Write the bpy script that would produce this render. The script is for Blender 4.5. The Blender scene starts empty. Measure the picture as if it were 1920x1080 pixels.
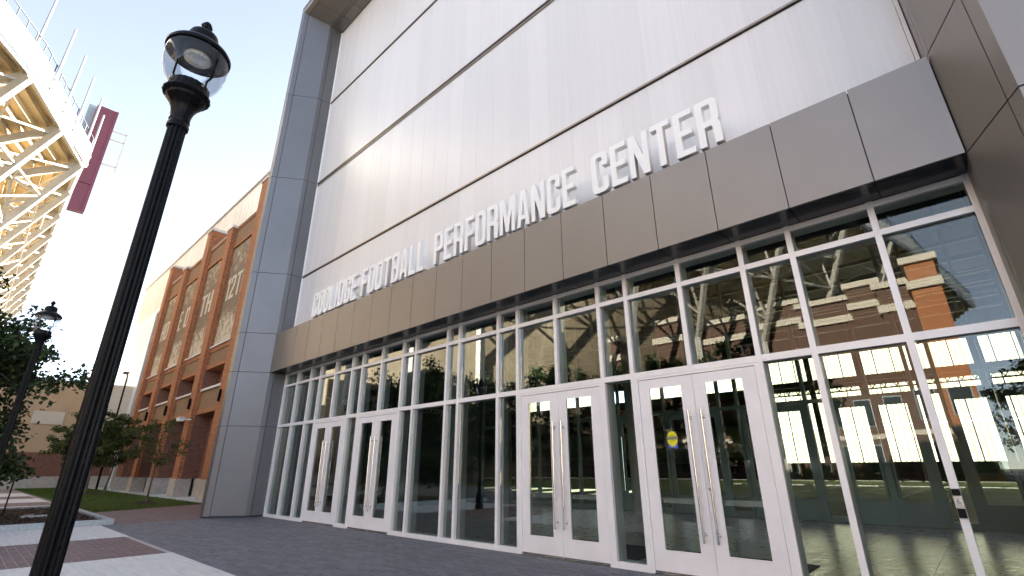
import bpy, math, random
from math import sin, cos, pi, radians, atan2, hypot
from mathutils import Vector, Matrix

S = bpy.context.scene
col = S.collection
rnd = random.Random(7)

# ---------------------------------------------------------------- camera
CAM = Vector((0.0, -7.733, 1.5))
YAW, PITCH, ROLL = radians(42.722), radians(20.701), radians(-0.195)
cd = bpy.data.cameras.new('camera')
cd.sensor_width = 36.0
cd.lens = 16.919
cd.clip_start = 0.05
cd.clip_end = 3000.0
cam = bpy.data.objects.new('camera', cd)
col.objects.link(cam)
cam.matrix_world = Matrix.Translation(CAM) @ Matrix.Rotation(YAW, 4, 'Z') @ Matrix.Rotation(pi/2+PITCH, 4, 'X') @ Matrix.Rotation(ROLL, 4, 'Z')
S.camera = cam

# ---------------------------------------------------------------- sky, sun, exposure
SUN_EL, SUN_AZ = radians(16.0), radians(-6.0)     # azimuth from +Y towards +X
sun_dir = Vector((sin(SUN_AZ)*cos(SUN_EL), cos(SUN_AZ)*cos(SUN_EL), sin(SUN_EL)))
W = bpy.data.worlds.new('World')
S.world = W
W.use_nodes = True
wn = W.node_tree.nodes
bg = wn['Background']
sky = wn.new('ShaderNodeTexSky')
sky.sky_type = 'NISHITA'
sky.sun_disc = False
sky.sun_elevation = SUN_EL
sky.sun_rotation = SUN_AZ
sky.altitude = 50
sky.air_density = 0.65
sky.dust_density = 0.0
sky.ozone_density = 1.0
tint = wn.new('ShaderNodeMix'); tint.data_type = 'RGBA'; tint.blend_type = 'MULTIPLY'
tint.inputs['Factor'].default_value = 1.0
tint.inputs['B'].default_value = (1.05, 1.03, 1.01, 1.0)      # the photograph's warm white balance
pale = wn.new('ShaderNodeHueSaturation')
pale.inputs['Saturation'].default_value = 0.58
W.node_tree.links.new(sky.outputs[0], pale.inputs['Color'])
W.node_tree.links.new(pale.outputs[0], tint.inputs['A'])
W.node_tree.links.new(tint.outputs['Result'], bg.inputs[0])
bg.inputs[1].default_value = 0.065
sl = bpy.data.lights.new('sun', 'SUN')
sl.energy = 5.0
sl.angle = radians(0.5)
sl.color = (1.0, 0.90, 0.76)
so = bpy.data.objects.new('sun', sl)
so.rotation_euler = sun_dir.to_track_quat('Z', 'Y').to_euler()
so.location = (0, 60, 60)
col.objects.link(so)
S.view_settings.view_transform = 'Standard'
S.view_settings.look = 'None'
S.view_settings.gamma = 1.0
S.view_settings.use_curve_mapping = False
S.view_settings.exposure = 3.36
try:
    S.cycles.use_denoising = True
    S.cycles.max_bounces = 10
    S.cycles.transparent_max_bounces = 24
    S.cycles.diffuse_bounces = 5
    S.cycles.caustics_reflective = False
    S.cycles.sample_clamp_indirect = 6.0
except Exception:
    pass

# ---------------------------------------------------------------- helpers
class MB:
    def __init__(s):
        s.v = []; s.f = []
    def add(s, vs, fs):
        o = len(s.v)
        s.v += [tuple(p) for p in vs]
        s.f += [tuple(i+o for i in f) for f in fs]
        return s
    def box(s, x0, y0, z0, x1, y1, z1):
        if x0 > x1: x0, x1 = x1, x0
        if y0 > y1: y0, y1 = y1, y0
        if z0 > z1: z0, z1 = z1, z0
        return s.add([(x0,y0,z0),(x1,y0,z0),(x1,y1,z0),(x0,y1,z0),(x0,y0,z1),(x1,y0,z1),(x1,y1,z1),(x0,y1,z1)],
                     [(0,3,2,1),(4,5,6,7),(0,1,5,4),(1,2,6,5),(2,3,7,6),(3,0,4,7)])
    def prism(s, poly, z0, z1):
        n = len(poly)
        a = sum(poly[i][0]*poly[(i+1)%n][1]-poly[(i+1)%n][0]*poly[i][1] for i in range(n))
        if a < 0: poly = poly[::-1]
        vs = [(p[0],p[1],z0) for p in poly]+[(p[0],p[1],z1) for p in poly]
        return s.add(vs, [tuple(range(n-1,-1,-1)), tuple(range(n,2*n))]+[(i,(i+1)%n,n+(i+1)%n,n+i) for i in range(n)])
    def slab(s, p, t):
        """quad p[0..3] given a thickness t along minus its normal"""
        p = [Vector(q) for q in p]
        n = (p[1]-p[0]).cross(p[3]-p[0]).normalized()
        b = [q-n*t for q in p]
        return s.add(p+b, [(0,1,2,3),(7,6,5,4),(0,4,5,1),(1,5,6,2),(2,6,7,3),(3,7,4,0)])
    def tube(s, p0, p1, r0, r1=None, n=8, caps=True):
        r1 = r0 if r1 is None else r1
        p0 = Vector(p0); p1 = Vector(p1)
        d = (p1-p0).normalized()
        a = Vector((0,0,1)) if abs(d.z) < 0.9 else Vector((1,0,0))
        u = d.cross(a).normalized(); w = d.cross(u)
        vs = []
        for p, r in ((p0,r0),(p1,r1)):
            vs += [p+(u*cos(2*pi*i/n)+w*sin(2*pi*i/n))*r for i in range(n)]
        fs = [(i,n+i,n+(i+1)%n,(i+1)%n) for i in range(n)]
        if caps: fs += [tuple(range(n)), tuple(range(2*n-1,n-1,-1))]
        return s.add(vs, fs)
    def bar(s, p0, p1, w, h):
        p0 = Vector(p0); p1 = Vector(p1)
        d = (p1-p0).normalized()
        a = Vector((0,0,1)) if abs(d.z) < 0.97 else Vector((1,0,0))
        u = d.cross(a).normalized()*w/2; v = u.cross(d).normalized()*h/2
        vs = [p+x for p in (p0,p1) for x in (-u-v,u-v,u+v,-u+v)]
        return s.add(vs, [(0,1,2,3),(7,6,5,4),(0,4,5,1),(1,5,6,2),(2,6,7,3),(3,7,4,0)])
    def lathe(s, prof, c=(0,0,0), n=32, flute=0, depth=0.0, caps=True):
        o = []
        for r, z in prof:
            for i in range(n):
                a = 2*pi*i/n
                k = 1.0
                if flute: k = 1.0-depth*(0.5+0.5*cos(flute*a))**2
                o.append((c[0]+r*k*cos(a), c[1]+r*k*sin(a), c[2]+z))
        m = len(prof)
        fs = [(j*n+i, j*n+(i+1)%n, (j+1)*n+(i+1)%n, (j+1)*n+i) for j in range(m-1) for i in range(n)]
        if caps: fs += [tuple(range(n-1,-1,-1)), tuple(range((m-1)*n, m*n))]
        return s.add(o, fs)
    def mesh(s, name, mat=None, smooth=False, off=(0,0,0)):
        me = bpy.data.meshes.new(name)
        ox, oy, oz = off
        me.from_pydata([(x-ox,y-oy,z-oz) for x,y,z in s.v], [], s.f)
        if mat: me.materials.append(mat)
        if smooth:
            me.polygons.foreach_set('use_smooth', [True]*len(me.polygons))
            try: me.set_sharp_from_angle(angle=radians(38))
            except Exception: pass
        me.update()
        return me

def link(name, me, parent=None, loc=None):
    o = bpy.data.objects.new(name, me)
    col.objects.link(o)
    if parent is not None: o.parent = parent
    if loc is not None: o.location = loc
    return o

def wloc(o):
    p = Vector((0,0,0))
    while o is not None:
        p += o.location
        o = o.parent
    return p

def part(name, mb, mat, parent, smooth=False, label=None, kind=None):
    """a child mesh; the geometry in mb is in world coordinates"""
    o = link(name, mb.mesh(name, mat, smooth, wloc(parent)), parent)
    if label: o['label'] = label
    if kind: o['kind'] = kind
    return o

def inst(name, me, parent, world):
    return link(name, me, parent, Vector(world)-wloc(parent))

def thing(name, label, cat, loc=(0,0,0), group=None):
    o = bpy.data.objects.new(name, None)
    o.empty_display_size = 0.2
    col.objects.link(o)
    o.location = loc
    o['label'] = label; o['category'] = cat
    if group: o['group'] = group
    return o

def solo(name, mb, mat, label, cat, loc=(0,0,0), group=None, smooth=False):
    o = link(name, mb.mesh(name, mat, smooth, loc), None, loc)
    o['label'] = label; o['category'] = cat
    if group: o['group'] = group
    return o

def struct(name, mb, mat, kind='structure', smooth=False):
    o = link(name, mb.mesh(name, mat, smooth))
    o['kind'] = kind
    return o

def copy_tree(o, parent=None):
    c = o.copy()
    col.objects.link(c)
    if parent is not None: c.parent = parent
    for ch in list(o.children):
        copy_tree(ch, c)
    return c

# ---------------------------------------------------------------- materials
def nt(name):
    m = bpy.data.materials.new(name)
    m.use_nodes = True
    n = m.node_tree.nodes
    return m, n, m.node_tree.links, n['Principled BSDF']

def mix(n, l, a, b, fac, mode='MIX'):
    x = n.new('ShaderNodeMix'); x.data_type = 'RGBA'; x.blend_type = mode
    for sock, val in ((x.inputs['Factor'], fac), (x.inputs['A'], a), (x.inputs['B'], b)):
        if hasattr(val, 'is_output'): l.new(val, sock)
        elif isinstance(val, (int, float)): sock.default_value = val
        else: sock.default_value = (*val, 1.0)
    return x.outputs['Result']

def noise(n, l, scale, detail=4.0, rough=0.55, vec=None, sc3=None):
    x = n.new('ShaderNodeTexNoise')
    x.inputs['Scale'].default_value = scale
    x.inputs['Detail'].default_value = detail
    x.inputs['Roughness'].default_value = rough
    if vec is None:
        g = n.new('ShaderNodeNewGeometry'); vec = g.outputs['Position']
    if sc3:
        mp = n.new('ShaderNodeMapping'); mp.inputs['Scale'].default_value = sc3
        l.new(vec, mp.inputs['Vector']); vec = mp.outputs['Vector']
    l.new(vec, x.inputs['Vector'])
    return x.outputs['Fac']

def ramp(n, l, fac, stops):
    r = n.new('ShaderNodeValToRGB')
    e = r.color_ramp.elements
    while len(e) < len(stops): e.new(0.5)
    for el, (p, c) in zip(e, stops):
        el.position = p
        el.color = (*c, 1.0) if not isinstance(c, (int, float)) else (c, c, c, 1.0)
    l.new(fac, r.inputs['Fac'])
    return r.outputs['Color']

def bump(n, l, p, h, strength=0.3, dist=0.01):
    b = n.new('ShaderNodeBump')
    b.inputs['Strength'].default_value = strength
    b.inputs['Distance'].default_value = dist
    l.new(h, b.inputs['Height'])
    l.new(b.outputs['Normal'], p.inputs['Normal'])

def mat(name, c, rough=0.5, metal=0.0, var=0.0, scale=3.0, rv=0.0, bmp=0.0, bscale=60.0, spec=0.5, sc3=None, island=0.0, objvar=0.0):
    m, n, l, p = nt(name)
    p.inputs['Roughness'].default_value = rough
    p.inputs['Metallic'].default_value = metal
    p.inputs['Specular IOR Level'].default_value = spec
    c2 = None
    if var:
        f = noise(n, l, scale, sc3=sc3)
        c2 = ramp(n, l, f, [(0.3, tuple(x*(1-var) for x in c)), (0.7, tuple(min(1,x*(1+var)) for x in c))])
    if island or objvar:
        if island:
            g = n.new('ShaderNodeNewGeometry'); r = g.outputs['Random Per Island']
            a = island
        else:
            g = n.new('ShaderNodeObjectInfo'); r = g.outputs['Random']
            a = objvar
        k = ramp(n, l, r, [(0.0, 1-a), (1.0, 1.0)])
        c2 = mix(n, l, c2 if c2 is not None else c, k, 1.0, 'MULTIPLY')
    if c2 is not None: l.new(c2, p.inputs['Base Color'])
    else: p.inputs['Base Color'].default_value = (*c, 1)
    if rv:
        f = noise(n, l, scale*2.3)
        l.new(ramp(n, l, f, [(0.3, max(0.02, rough-rv)), (0.7, min(1, rough+rv))]), p.inputs['Roughness'])
    if bmp:
        bump(n, l, p, noise(n, l, bscale, 5), bmp, 0.01)
    return m

def brick_mat(name, c1, c2, mortar, bw=0.21, bh=0.075, msize=0.011, bumpk=0.6):
    m, n, l, p = nt(name)
    g = n.new('ShaderNodeNewGeometry')
    sx = n.new('ShaderNodeSeparateXYZ'); l.new(g.outputs['Position'], sx.inputs[0])
    ad = n.new('ShaderNodeMath'); ad.operation = 'ADD'
    l.new(sx.outputs['X'], ad.inputs[0]); l.new(sx.outputs['Y'], ad.inputs[1])
    cb = n.new('ShaderNodeCombineXYZ')
    l.new(ad.outputs[0], cb.inputs['X']); l.new(sx.outputs['Z'], cb.inputs['Y'])
    b = n.new('ShaderNodeTexBrick')
    b.inputs['Scale'].default_value = 1.0
    b.inputs['Brick Width'].default_value = bw
    b.inputs['Row Height'].default_value = bh
    b.inputs['Mortar Size'].default_value = msize
    b.inputs['Mortar Smooth'].default_value = 0.2
    b.inputs['Bias'].default_value = -0.1
    b.inputs['Color1'].default_value = (*c1, 1)
    b.inputs['Color2'].default_value = (*c2, 1)
    b.inputs['Mortar'].default_value = (*mortar, 1)
    l.new(cb.outputs[0], b.inputs['Vector'])
    # blotches: a few lighter, chalky bricks
    f = noise(n, l, 7.0, 3, vec=cb.outputs[0], sc3=(0.7, 2.2, 1))
    k = ramp(n, l, f, [(0.33, 0.72), (0.5, 1.0), (0.66, 1.08), (0.74, 1.7)])
    l.new(mix(n, l, b.outputs['Color'], k, 1.0, 'MULTIPLY'), p.inputs['Base Color'])
    p.inputs['Roughness'].default_value = 0.85
    inv = n.new('ShaderNodeMath'); inv.operation = 'SUBTRACT'; inv.inputs[0].default_value = 1.0
    l.new(b.outputs['Fac'], inv.inputs[1])
    bump(n, l, p, inv.outputs[0], bumpk, 0.012)
    return m

def glass_mat(name, tint, refl=1.6, base=0.02):
    m, n, l, p = nt(name)
    n.remove(p)
    out = n['Material Output']
    tr = n.new('ShaderNodeBsdfTransparent'); tr.inputs['Color'].default_value = (*tint, 1)
    gl = n.new('ShaderNodeBsdfGlossy'); gl.inputs['Roughness'].default_value = 0.0
    gl.inputs['Color'].default_value = (0.96, 0.98, 1.0, 1)
    fr = n.new('ShaderNodeFresnel'); fr.inputs['IOR'].default_value = 1.52
    mu = n.new('ShaderNodeMath'); mu.operation = 'MULTIPLY_ADD'
    mu.inputs[1].default_value = refl; mu.inputs[2].default_value = base; mu.use_clamp = True
    l.new(fr.outputs[0], mu.inputs[0])
    # slight pane waviness
    bp = n.new('ShaderNodeBump'); bp.inputs['Strength'].default_value = 0.012; bp.inputs['Distance'].default_value = 0.02
    l.new(noise(n, l, 1.1, 2), bp.inputs['Height'])
    l.new(bp.outputs['Normal'], gl.inputs['Normal'])
    ms = n.new('ShaderNodeMixShader')
    l.new(mu.outputs[0], ms.inputs[0]); l.new(tr.outputs[0], ms.inputs[1]); l.new(gl.outputs[0], ms.inputs[2])
    l.new(ms.outputs[0], out.inputs['Surface'])
    return m

def translucent_mat(name, c, t=0.5, gloss=0.0):
    m, n, l, p = nt(name)
    out = n['Material Output']
    p.inputs['Base Color'].default_value = (*c, 1)
    p.inputs['Roughness'].default_value = 0.4
    tr = n.new('ShaderNodeBsdfTranslucent'); tr.inputs['Color'].default_value = (*c, 1)
    ms = n.new('ShaderNodeMixShader'); ms.inputs[0].default_value = t
    l.new(p.outputs[0], ms.inputs[1]); l.new(tr.outputs[0], ms.inputs[2])
    l.new(ms.outputs[0], out.inputs['Surface'])
    return m, n, l, p

def leaf_mat(name, c1, c2):
    m, n, l, p = nt(name)
    out = n['Material Output']
    g = n.new('ShaderNodeNewGeometry')
    cc = ramp(n, l, g.outputs['Random Per Island'], [(0.0, c1), (0.6, c2), (1.0, tuple(min(1, x*1.5) for x in c2))])
    l.new(cc, p.inputs['Base Color'])
    p.inputs['Roughness'].default_value = 0.5
    p.inputs['Specular IOR Level'].default_value = 0.35
    tr = n.new('ShaderNodeBsdfTranslucent'); l.new(cc, tr.inputs['Color'])
    ms = n.new('ShaderNodeMixShader'); ms.inputs[0].default_value = 0.3
    l.new(p.outputs[0], ms.inputs[1]); l.new(tr.outputs[0], ms.inputs[2])
    l.new(ms.outputs[0], out.inputs['Surface'])
    return m

M = {}
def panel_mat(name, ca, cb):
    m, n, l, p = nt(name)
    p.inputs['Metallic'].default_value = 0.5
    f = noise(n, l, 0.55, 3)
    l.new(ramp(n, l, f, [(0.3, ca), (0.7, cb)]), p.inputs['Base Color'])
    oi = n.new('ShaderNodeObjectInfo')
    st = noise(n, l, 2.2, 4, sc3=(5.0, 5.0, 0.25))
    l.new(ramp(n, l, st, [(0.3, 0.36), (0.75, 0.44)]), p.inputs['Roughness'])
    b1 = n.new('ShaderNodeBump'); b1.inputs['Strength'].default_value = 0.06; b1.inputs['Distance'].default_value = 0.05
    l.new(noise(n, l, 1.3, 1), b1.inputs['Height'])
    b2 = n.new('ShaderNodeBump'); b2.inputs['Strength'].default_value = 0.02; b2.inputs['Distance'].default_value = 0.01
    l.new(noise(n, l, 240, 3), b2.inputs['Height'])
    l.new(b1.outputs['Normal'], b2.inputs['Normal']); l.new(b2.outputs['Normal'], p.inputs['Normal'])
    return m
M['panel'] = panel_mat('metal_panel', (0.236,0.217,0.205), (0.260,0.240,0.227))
M['panel_cool'] = panel_mat('cool_metal_panel', (0.140,0.143,0.153), (0.157,0.160,0.171))  # same metal darker and bluer: the left frame's sky reflection put into its colour
M['gap'] = mat('dark_joint', (0.015,0.016,0.018), 0.7)
M['soffit'] = mat('dark_soffit', (0.05,0.05,0.055), 0.22, 0.3, var=0.1)
M['alu'] = mat('anodised_aluminium', (0.86,0.85,0.86), 0.42, 0.15, var=0.05, scale=1.5, rv=0.05)
M['alu_in'] = mat('inner_aluminium', (0.30,0.36,0.36), 0.5, 0.2, var=0.05)
M['door'] = mat('door_paint', (0.84,0.82,0.835), 0.45, 0.1, var=0.05, scale=2.0, rv=0.05)
M['steel'] = mat('brushed_steel', (0.72,0.70,0.68), 0.18, 1.0, var=0.04, rv=0.05)
M['gasket'] = mat('gasket', (0.01,0.01,0.012), 0.6)
M['glass'] = glass_mat('storefront_glass', (0.87,0.92,0.90), 0.80, 0.0)
M['glass_in'] = glass_mat('partition_glass', (0.93,0.95,0.94), 0.6, 0.0)
M['white_letter'] = mat('white_letter_paint', (0.90,0.90,0.90), 0.4, var=0.0)
M['joint_grey'] = mat('sheet_joint', (0.74,0.73,0.74), 0.5)
M['bar_bronze'] = mat('bronze_bar', (0.36,0.29,0.24), 0.3, 0.7, var=0.1)
M['black'] = mat('black_paint', (0.005,0.0055,0.007), 0.30, 0.0, var=0.2, scale=8, rv=0.06, spec=0.12)
M['concrete'] = mat('concrete', (0.62,0.61,0.60), 0.8, var=0.12, scale=5.0, bmp=0.25, bscale=35, sc3=(0.35, 2.5, 1))
M['kerb'] = mat('kerb_concrete', (0.40,0.44,0.46), 0.85, var=0.16, scale=14.0, bmp=0.4, bscale=50)
M['base_conc'] = mat('base_concrete', (0.42,0.38,0.34), 0.85, var=0.15, scale=3.0, bmp=0.3, bscale=30)
M['joint_sand'] = mat('joint_sand', (0.40,0.40,0.41), 0.9, var=0.2, scale=40)
M['joint_light'] = mat('joint_sand_light', (0.42,0.38,0.38), 0.9, var=0.2, scale=40)
def paver(name, c, **k):
    return mat(name, c, 0.66, var=0.12, scale=2.2, bmp=0.35, bscale=90, **k)
M['paver'] = paver('dark_paver', (0.155,0.155,0.180), island=0.28)
M['paver_o'] = paver('dark_paver_single', (0.155,0.155,0.180), objvar=0.28)
M['redpaver'] = paver('red_paver', (0.185,0.118,0.118), island=0.22)
M['redpaver_o'] = paver('red_paver_single', (0.185,0.118,0.118), objvar=0.22)
M['ground'] = mat('far_ground', (0.22,0.21,0.19), 0.9, var=0.2, scale=0.3)
M['mulch'] = mat('mulch', (0.05,0.032,0.022), 0.95, var=0.5, scale=30, bmp=0.8, bscale=40)
M['chip'] = mat('bark_chip', (0.075,0.045,0.03), 0.9, island=0.6)
M['soil_grass'] = mat('lawn_base', (0.045,0.075,0.012), 0.9, var=0.35, scale=4)
M['grass'] = leaf_mat('grass_blades', (0.045,0.085,0.010), (0.075,0.125,0.015))
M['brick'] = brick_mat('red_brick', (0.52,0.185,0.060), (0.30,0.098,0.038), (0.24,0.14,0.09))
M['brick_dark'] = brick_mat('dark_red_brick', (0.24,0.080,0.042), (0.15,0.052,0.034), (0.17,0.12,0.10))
M['brick_stand'] = brick_mat('stand_brick', (0.14,0.066,0.040), (0.10,0.047,0.030), (0.12,0.09,0.07))  # brick darkened: the stand's shade is put into its colour
M['brick_tan'] = brick_mat('tan_brick', (0.36,0.215,0.115), (0.30,0.18,0.095), (0.14,0.085,0.055), 0.40, 0.10, 0.02, 0.9)
M['coping'] = mat('coping_stone', (0.62,0.60,0.58), 0.7, var=0.08)
M['beige'] = mat('beige_render', (0.44,0.31,0.19), 0.85, var=0.06, scale=0.7)
M['beige_light'] = mat('pale_render', (0.55,0.49,0.40), 0.8, var=0.05)
M['cream'] = mat('cream_steel', (0.34,0.315,0.27), 0.55, var=0.1, scale=0.4)
M['cream_soffit'] = mat('weathered_seating', (0.40,0.30,0.16), 0.75, var=0.35, scale=0.5, sc3=(0.4,0.4,2.5))
M['fascia_white'] = mat('white_fascia', (0.82,0.81,0.78), 0.5, var=0.03)
M['maroon'] = mat('maroon_panel', (0.16,0.035,0.055), 0.6, var=0.08, scale=0.3)
M['railing'] = mat('dark_railing', (0.035,0.04,0.05), 0.6)
M['pole'] = mat('galvanised_pole', (0.30,0.30,0.30), 0.6)  # white poles greyed so they stand out against the bright sky
M['greyblue'] = mat('grey_cladding', (0.30,0.34,0.38), 0.6)
M['bark'] = mat('bark', (0.13,0.105,0.08), 0.9, var=0.35, scale=12, bmp=0.5, bscale=30)
M['bark_dark'] = mat('dark_bark', (0.05,0.043,0.038), 0.9, var=0.35, scale=12, bmp=0.5, bscale=30)
M['leaf'] = leaf_mat('oak_leaves', (0.014,0.028,0.010), (0.045,0.075,0.024))
M['leaf2'] = leaf_mat('young_leaves', (0.035,0.05,0.012), (0.075,0.095,0.022))
M['turf'] = mat('field_turf', (0.13,0.18,0.018), 0.9, var=0.15, scale=0.4)
M['line'] = mat('field_line', (0.5,0.5,0.46), 0.8)
M['lobby'] = mat('lobby_tile', (0.34,0.28,0.19), 0.30, var=0.12, scale=2.0, sc3=(0.5,3,1), rv=0.06)
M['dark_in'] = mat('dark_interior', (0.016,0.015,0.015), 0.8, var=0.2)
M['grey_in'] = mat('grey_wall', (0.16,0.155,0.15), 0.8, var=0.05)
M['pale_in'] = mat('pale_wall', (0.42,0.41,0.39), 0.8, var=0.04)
M['pad'] = mat('green_wall_pad', (0.09,0.12,0.03), 0.8, var=0.1)
M['steel_in'] = mat('interior_steel', (0.06,0.06,0.056), 0.6)
M['rubber'] = mat('door_mat_rubber', (0.035,0.018,0.018), 0.9, var=0.3, scale=60)
M['clear'] = glass_mat('lamp_acrylic', (0.97,0.98,0.985), 0.55, 0.0)
M['led'] = mat('led_lens', (0.75,0.75,0.72), 0.25, 0.1, var=0.25, scale=60)
M['yellow'] = mat('sticker_yellow', (0.72,0.68,0.02), 0.5)
M['blue'] = mat('sticker_blue', (0.01,0.07,0.42), 0.5)
M['white'] = mat('print_white', (0.8,0.8,0.8), 0.5)
M['printblack'] = mat('print_black', (0.01,0.01,0.01), 0.5)
M['frosted'] = mat('frosted_letter', (0.85,0.85,0.80), 0.6)
M['pane_dark'] = mat('dark_window', (0.03,0.035,0.04), 0.08, spec=0.8)
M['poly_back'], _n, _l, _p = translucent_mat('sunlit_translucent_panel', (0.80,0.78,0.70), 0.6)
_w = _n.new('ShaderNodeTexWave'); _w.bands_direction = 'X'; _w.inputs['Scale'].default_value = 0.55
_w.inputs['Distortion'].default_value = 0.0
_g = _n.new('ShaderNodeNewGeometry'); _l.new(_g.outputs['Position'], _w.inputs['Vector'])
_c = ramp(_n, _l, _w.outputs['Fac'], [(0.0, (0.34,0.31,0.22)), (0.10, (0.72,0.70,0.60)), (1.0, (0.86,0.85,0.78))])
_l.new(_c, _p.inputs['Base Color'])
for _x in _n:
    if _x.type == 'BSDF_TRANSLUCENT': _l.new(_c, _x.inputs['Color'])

def poly_mat():
    m, n, l, p = nt('polycarbonate')
    p.inputs['Roughness'].default_value = 0.34
    p.inputs['Specular IOR Level'].default_value = 0.75
    p.inputs['Coat Weight'].default_value = 0.35
    p.inputs['Coat Roughness'].default_value = 0.22
    f = noise(n, l, 3.0, 3, sc3=(6.0, 1.0, 0.06))
    c = ramp(n, l, f, [(0.3, (0.745,0.735,0.745)), (0.7, (0.79,0.78,0.79))])
    oi = n.new('ShaderNodeObjectInfo')
    k = ramp(n, l, oi.outputs['Random'], [(0.0, 0.93), (1.0, 1.0)])
    l.new(mix(n, l, c, k, 1.0, 'MULTIPLY'), p.inputs['Base Color'])
    # vertical flutes inside the sheet
    b = n.new('ShaderNodeBump'); b.inputs['Strength'].default_value = 0.12; b.inputs['Distance'].default_value = 0.02
    l.new(noise(n, l, 9.0, 2, sc3=(4.0, 1.0, 0.05)), b.inputs['Height'])
    l.new(b.outputs['Normal'], p.inputs['Normal']); l.new(b.outputs['Normal'], p.inputs['Coat Normal'])
    return m
M['poly'] = poly_mat()
M['poly2'] = mat('weathered_polycarbonate', (0.60,0.56,0.50), 0.35, var=0.10, scale=1.2, sc3=(5,1,0.1), objvar=0.12)  # darker, warmer polycarbonate for the upper clerestory band

def banner_mat():
    """woven screen printed with a pale crowd along its lower third and upper edge"""
    m, n, l, p = nt('printed_banner')
    g = n.new('ShaderNodeNewGeometry')
    sx = n.new('ShaderNodeSeparateXYZ'); l.new(g.outputs['Position'], sx.inputs[0])
    f = noise(n, l, 2.6, 6, 0.7)
    zr = n.new('ShaderNodeMapRange'); zr.inputs['From Min'].default_value = 9.5; zr.inputs['From Max'].default_value = 17.0
    l.new(sx.outputs['Z'], zr.inputs['Value'])
    band = ramp(n, l, zr.outputs[0], [(0.0, 0.36), (0.24, 0.22), (0.37, -0.0), (0.66, 0.0)])
    band2 = ramp(n, l, zr.outputs[0], [(0.66, 0.0), (0.76, 0.12), (1.0, 0.16)])
    a = n.new('ShaderNodeMath'); a.operation = 'ADD'; l.new(f, a.inputs[0]); l.new(band, a.inputs[1])
    a2 = n.new('ShaderNodeMath'); a2.operation = 'ADD'; l.new(a.outputs[0], a2.inputs[0]); l.new(band2, a2.inputs[1])
    c = ramp(n, l, a2.outputs[0], [(0.60, (0.20,0.145,0.095)), (0.72, (0.34,0.27,0.19)), (0.80, (0.56,0.48,0.36))])
    l.new(c, p.inputs['Base Color'])
    p.inputs['Roughness'].default_value = 0.8
    return m
M['banner'] = banner_mat()
M['banner_text'] = mat('banner_print', (0.60,0.53,0.42), 0.8)

# ---------------------------------------------------------------- ground
mb = MB()
mb.add([(-900,-900,-0.03),(900,-900,-0.03),(900,900,-0.03),(-900,900,-0.03)], [(0,1,2,3)])
struct('ground', mb, M['ground'])

def in_view(x, y, z=0.0):
    d = Vector((x, y, z))-CAM
    q = cam.matrix_world.to_3x3().inverted() @ d
    if q.z > -0.1: return False
    u = -q.x/q.z*902.34*-1
    u = q.x/-q.z*902.34; v = q.y/-q.z*902.34
    return abs(u) < 965 and abs(v) < 545

def paving(name, x0, x1, y0, y1, cw, cl, along_x, m_many, m_one, bed, ntop):
    """running-bond paving: bedding sheet, the nearest pavers as parts, the rest joined"""
    sheet = MB()
    sheet.box(x0, y0, -0.06, x1, y1, -0.009)
    root = struct(name, sheet, bed)
    g = 0.014
    pcs = []
    r2 = random.Random(name)
    if along_x: A0, A1, B0, B1 = x0, x1, y0, y1
    else: A0, A1, B0, B1 = y0, y1, x0, x1
    nb = int((B1-B0)/cw)
    for j in range(nb):
        b = B0+j*cw
        a = A0-(cl*0.5 if j % 2 else 0.0)
        while a < A1-0.02:
            s, e = max(a, A0), min(a+cl, A1)
            if e-s > 0.03:
                pcs.append((s+g/2, e-g/2, b+g/2, b+cw-g/2))
            a += cl
    def rect(p):
        return (p[0],p[2],p[1],p[3]) if along_x else (p[2],p[0],p[3],p[1])
    full = [p for p in pcs if abs((p[1]-p[0])-(cl-g)) < 1e-4]
    vis = [p for p in full if in_view((rect(p)[0]+rect(p)[2])/2, (rect(p)[1]+rect(p)[3])/2)]
    vis.sort(key=lambda p: ((rect(p)[0]+rect(p)[2])/2-CAM.x)**2+((rect(p)[1]+rect(p)[3])/2-CAM.y)**2)
    near = set(vis[:ntop])
    def chamfer(mbx, X0, Y0, X1, Y1, t):
        c = 0.004
        mbx.add([(X0,Y0,-0.02),(X1,Y0,-0.02),(X1,Y1,-0.02),(X0,Y1,-0.02),
                 (X0,Y0,t-c),(X1,Y0,t-c),(X1,Y1,t-c),(X0,Y1,t-c),
                 (X0+c,Y0+c,t),(X1-c,Y0+c,t),(X1-c,Y1-c,t),(X0+c,Y1-c,t)],
                [(0,1,5,4),(1,2,6,5),(2,3,7,6),(3,0,4,7),(4,5,9,8),(5,6,10,9),(6,7,11,10),(7,4,8,11),(8,9,10,11)])
    w = (cl-g)/2; h = (cw-g)/2
    one = MB()
    if along_x: chamfer(one, -w, -h, w, h, 0.0)
    else: chamfer(one, -h, -w, h, w, 0.0)
    me = one.mesh('paver', m_one)
    rest = MB()
    for p in pcs:
        X0, Y0, X1, Y1 = rect(p)
        dz = r2.uniform(-0.0025, 0.0015)
        if p in near:
            o = link('paver', me, root, ((X0+X1)/2, (Y0+Y1)/2, dz))
            o.rotation_euler = (r2.uniform(-.004,.004), r2.uniform(-.004,.004), r2.uniform(-.003,.003))
        else:
            chamfer(rest, X0, Y0, X1, Y1, dz)
    o = link('paver_field', rest.mesh('paver_field', m_many), root)
    o['kind'] = 'stuff'
    return root

paving('dark_paving', -19.8, 3.0, -4.4, -0.03, 0.115, 0.345, True, M['paver'], M['paver_o'], M['joint_sand'], 290)
paving('red_brick_band', -15.93, -12.23, -10.1, -4.41, 0.14, 0.30, True, M['redpaver'], M['redpaver_o'], M['joint_light'], 290)
paving('red_brick_path', -30.0, -19.81, -4.06, 1.0, 0.14, 0.30, True, M['redpaver'], M['redpaver_o'], M['joint_sand'], 60)
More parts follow.
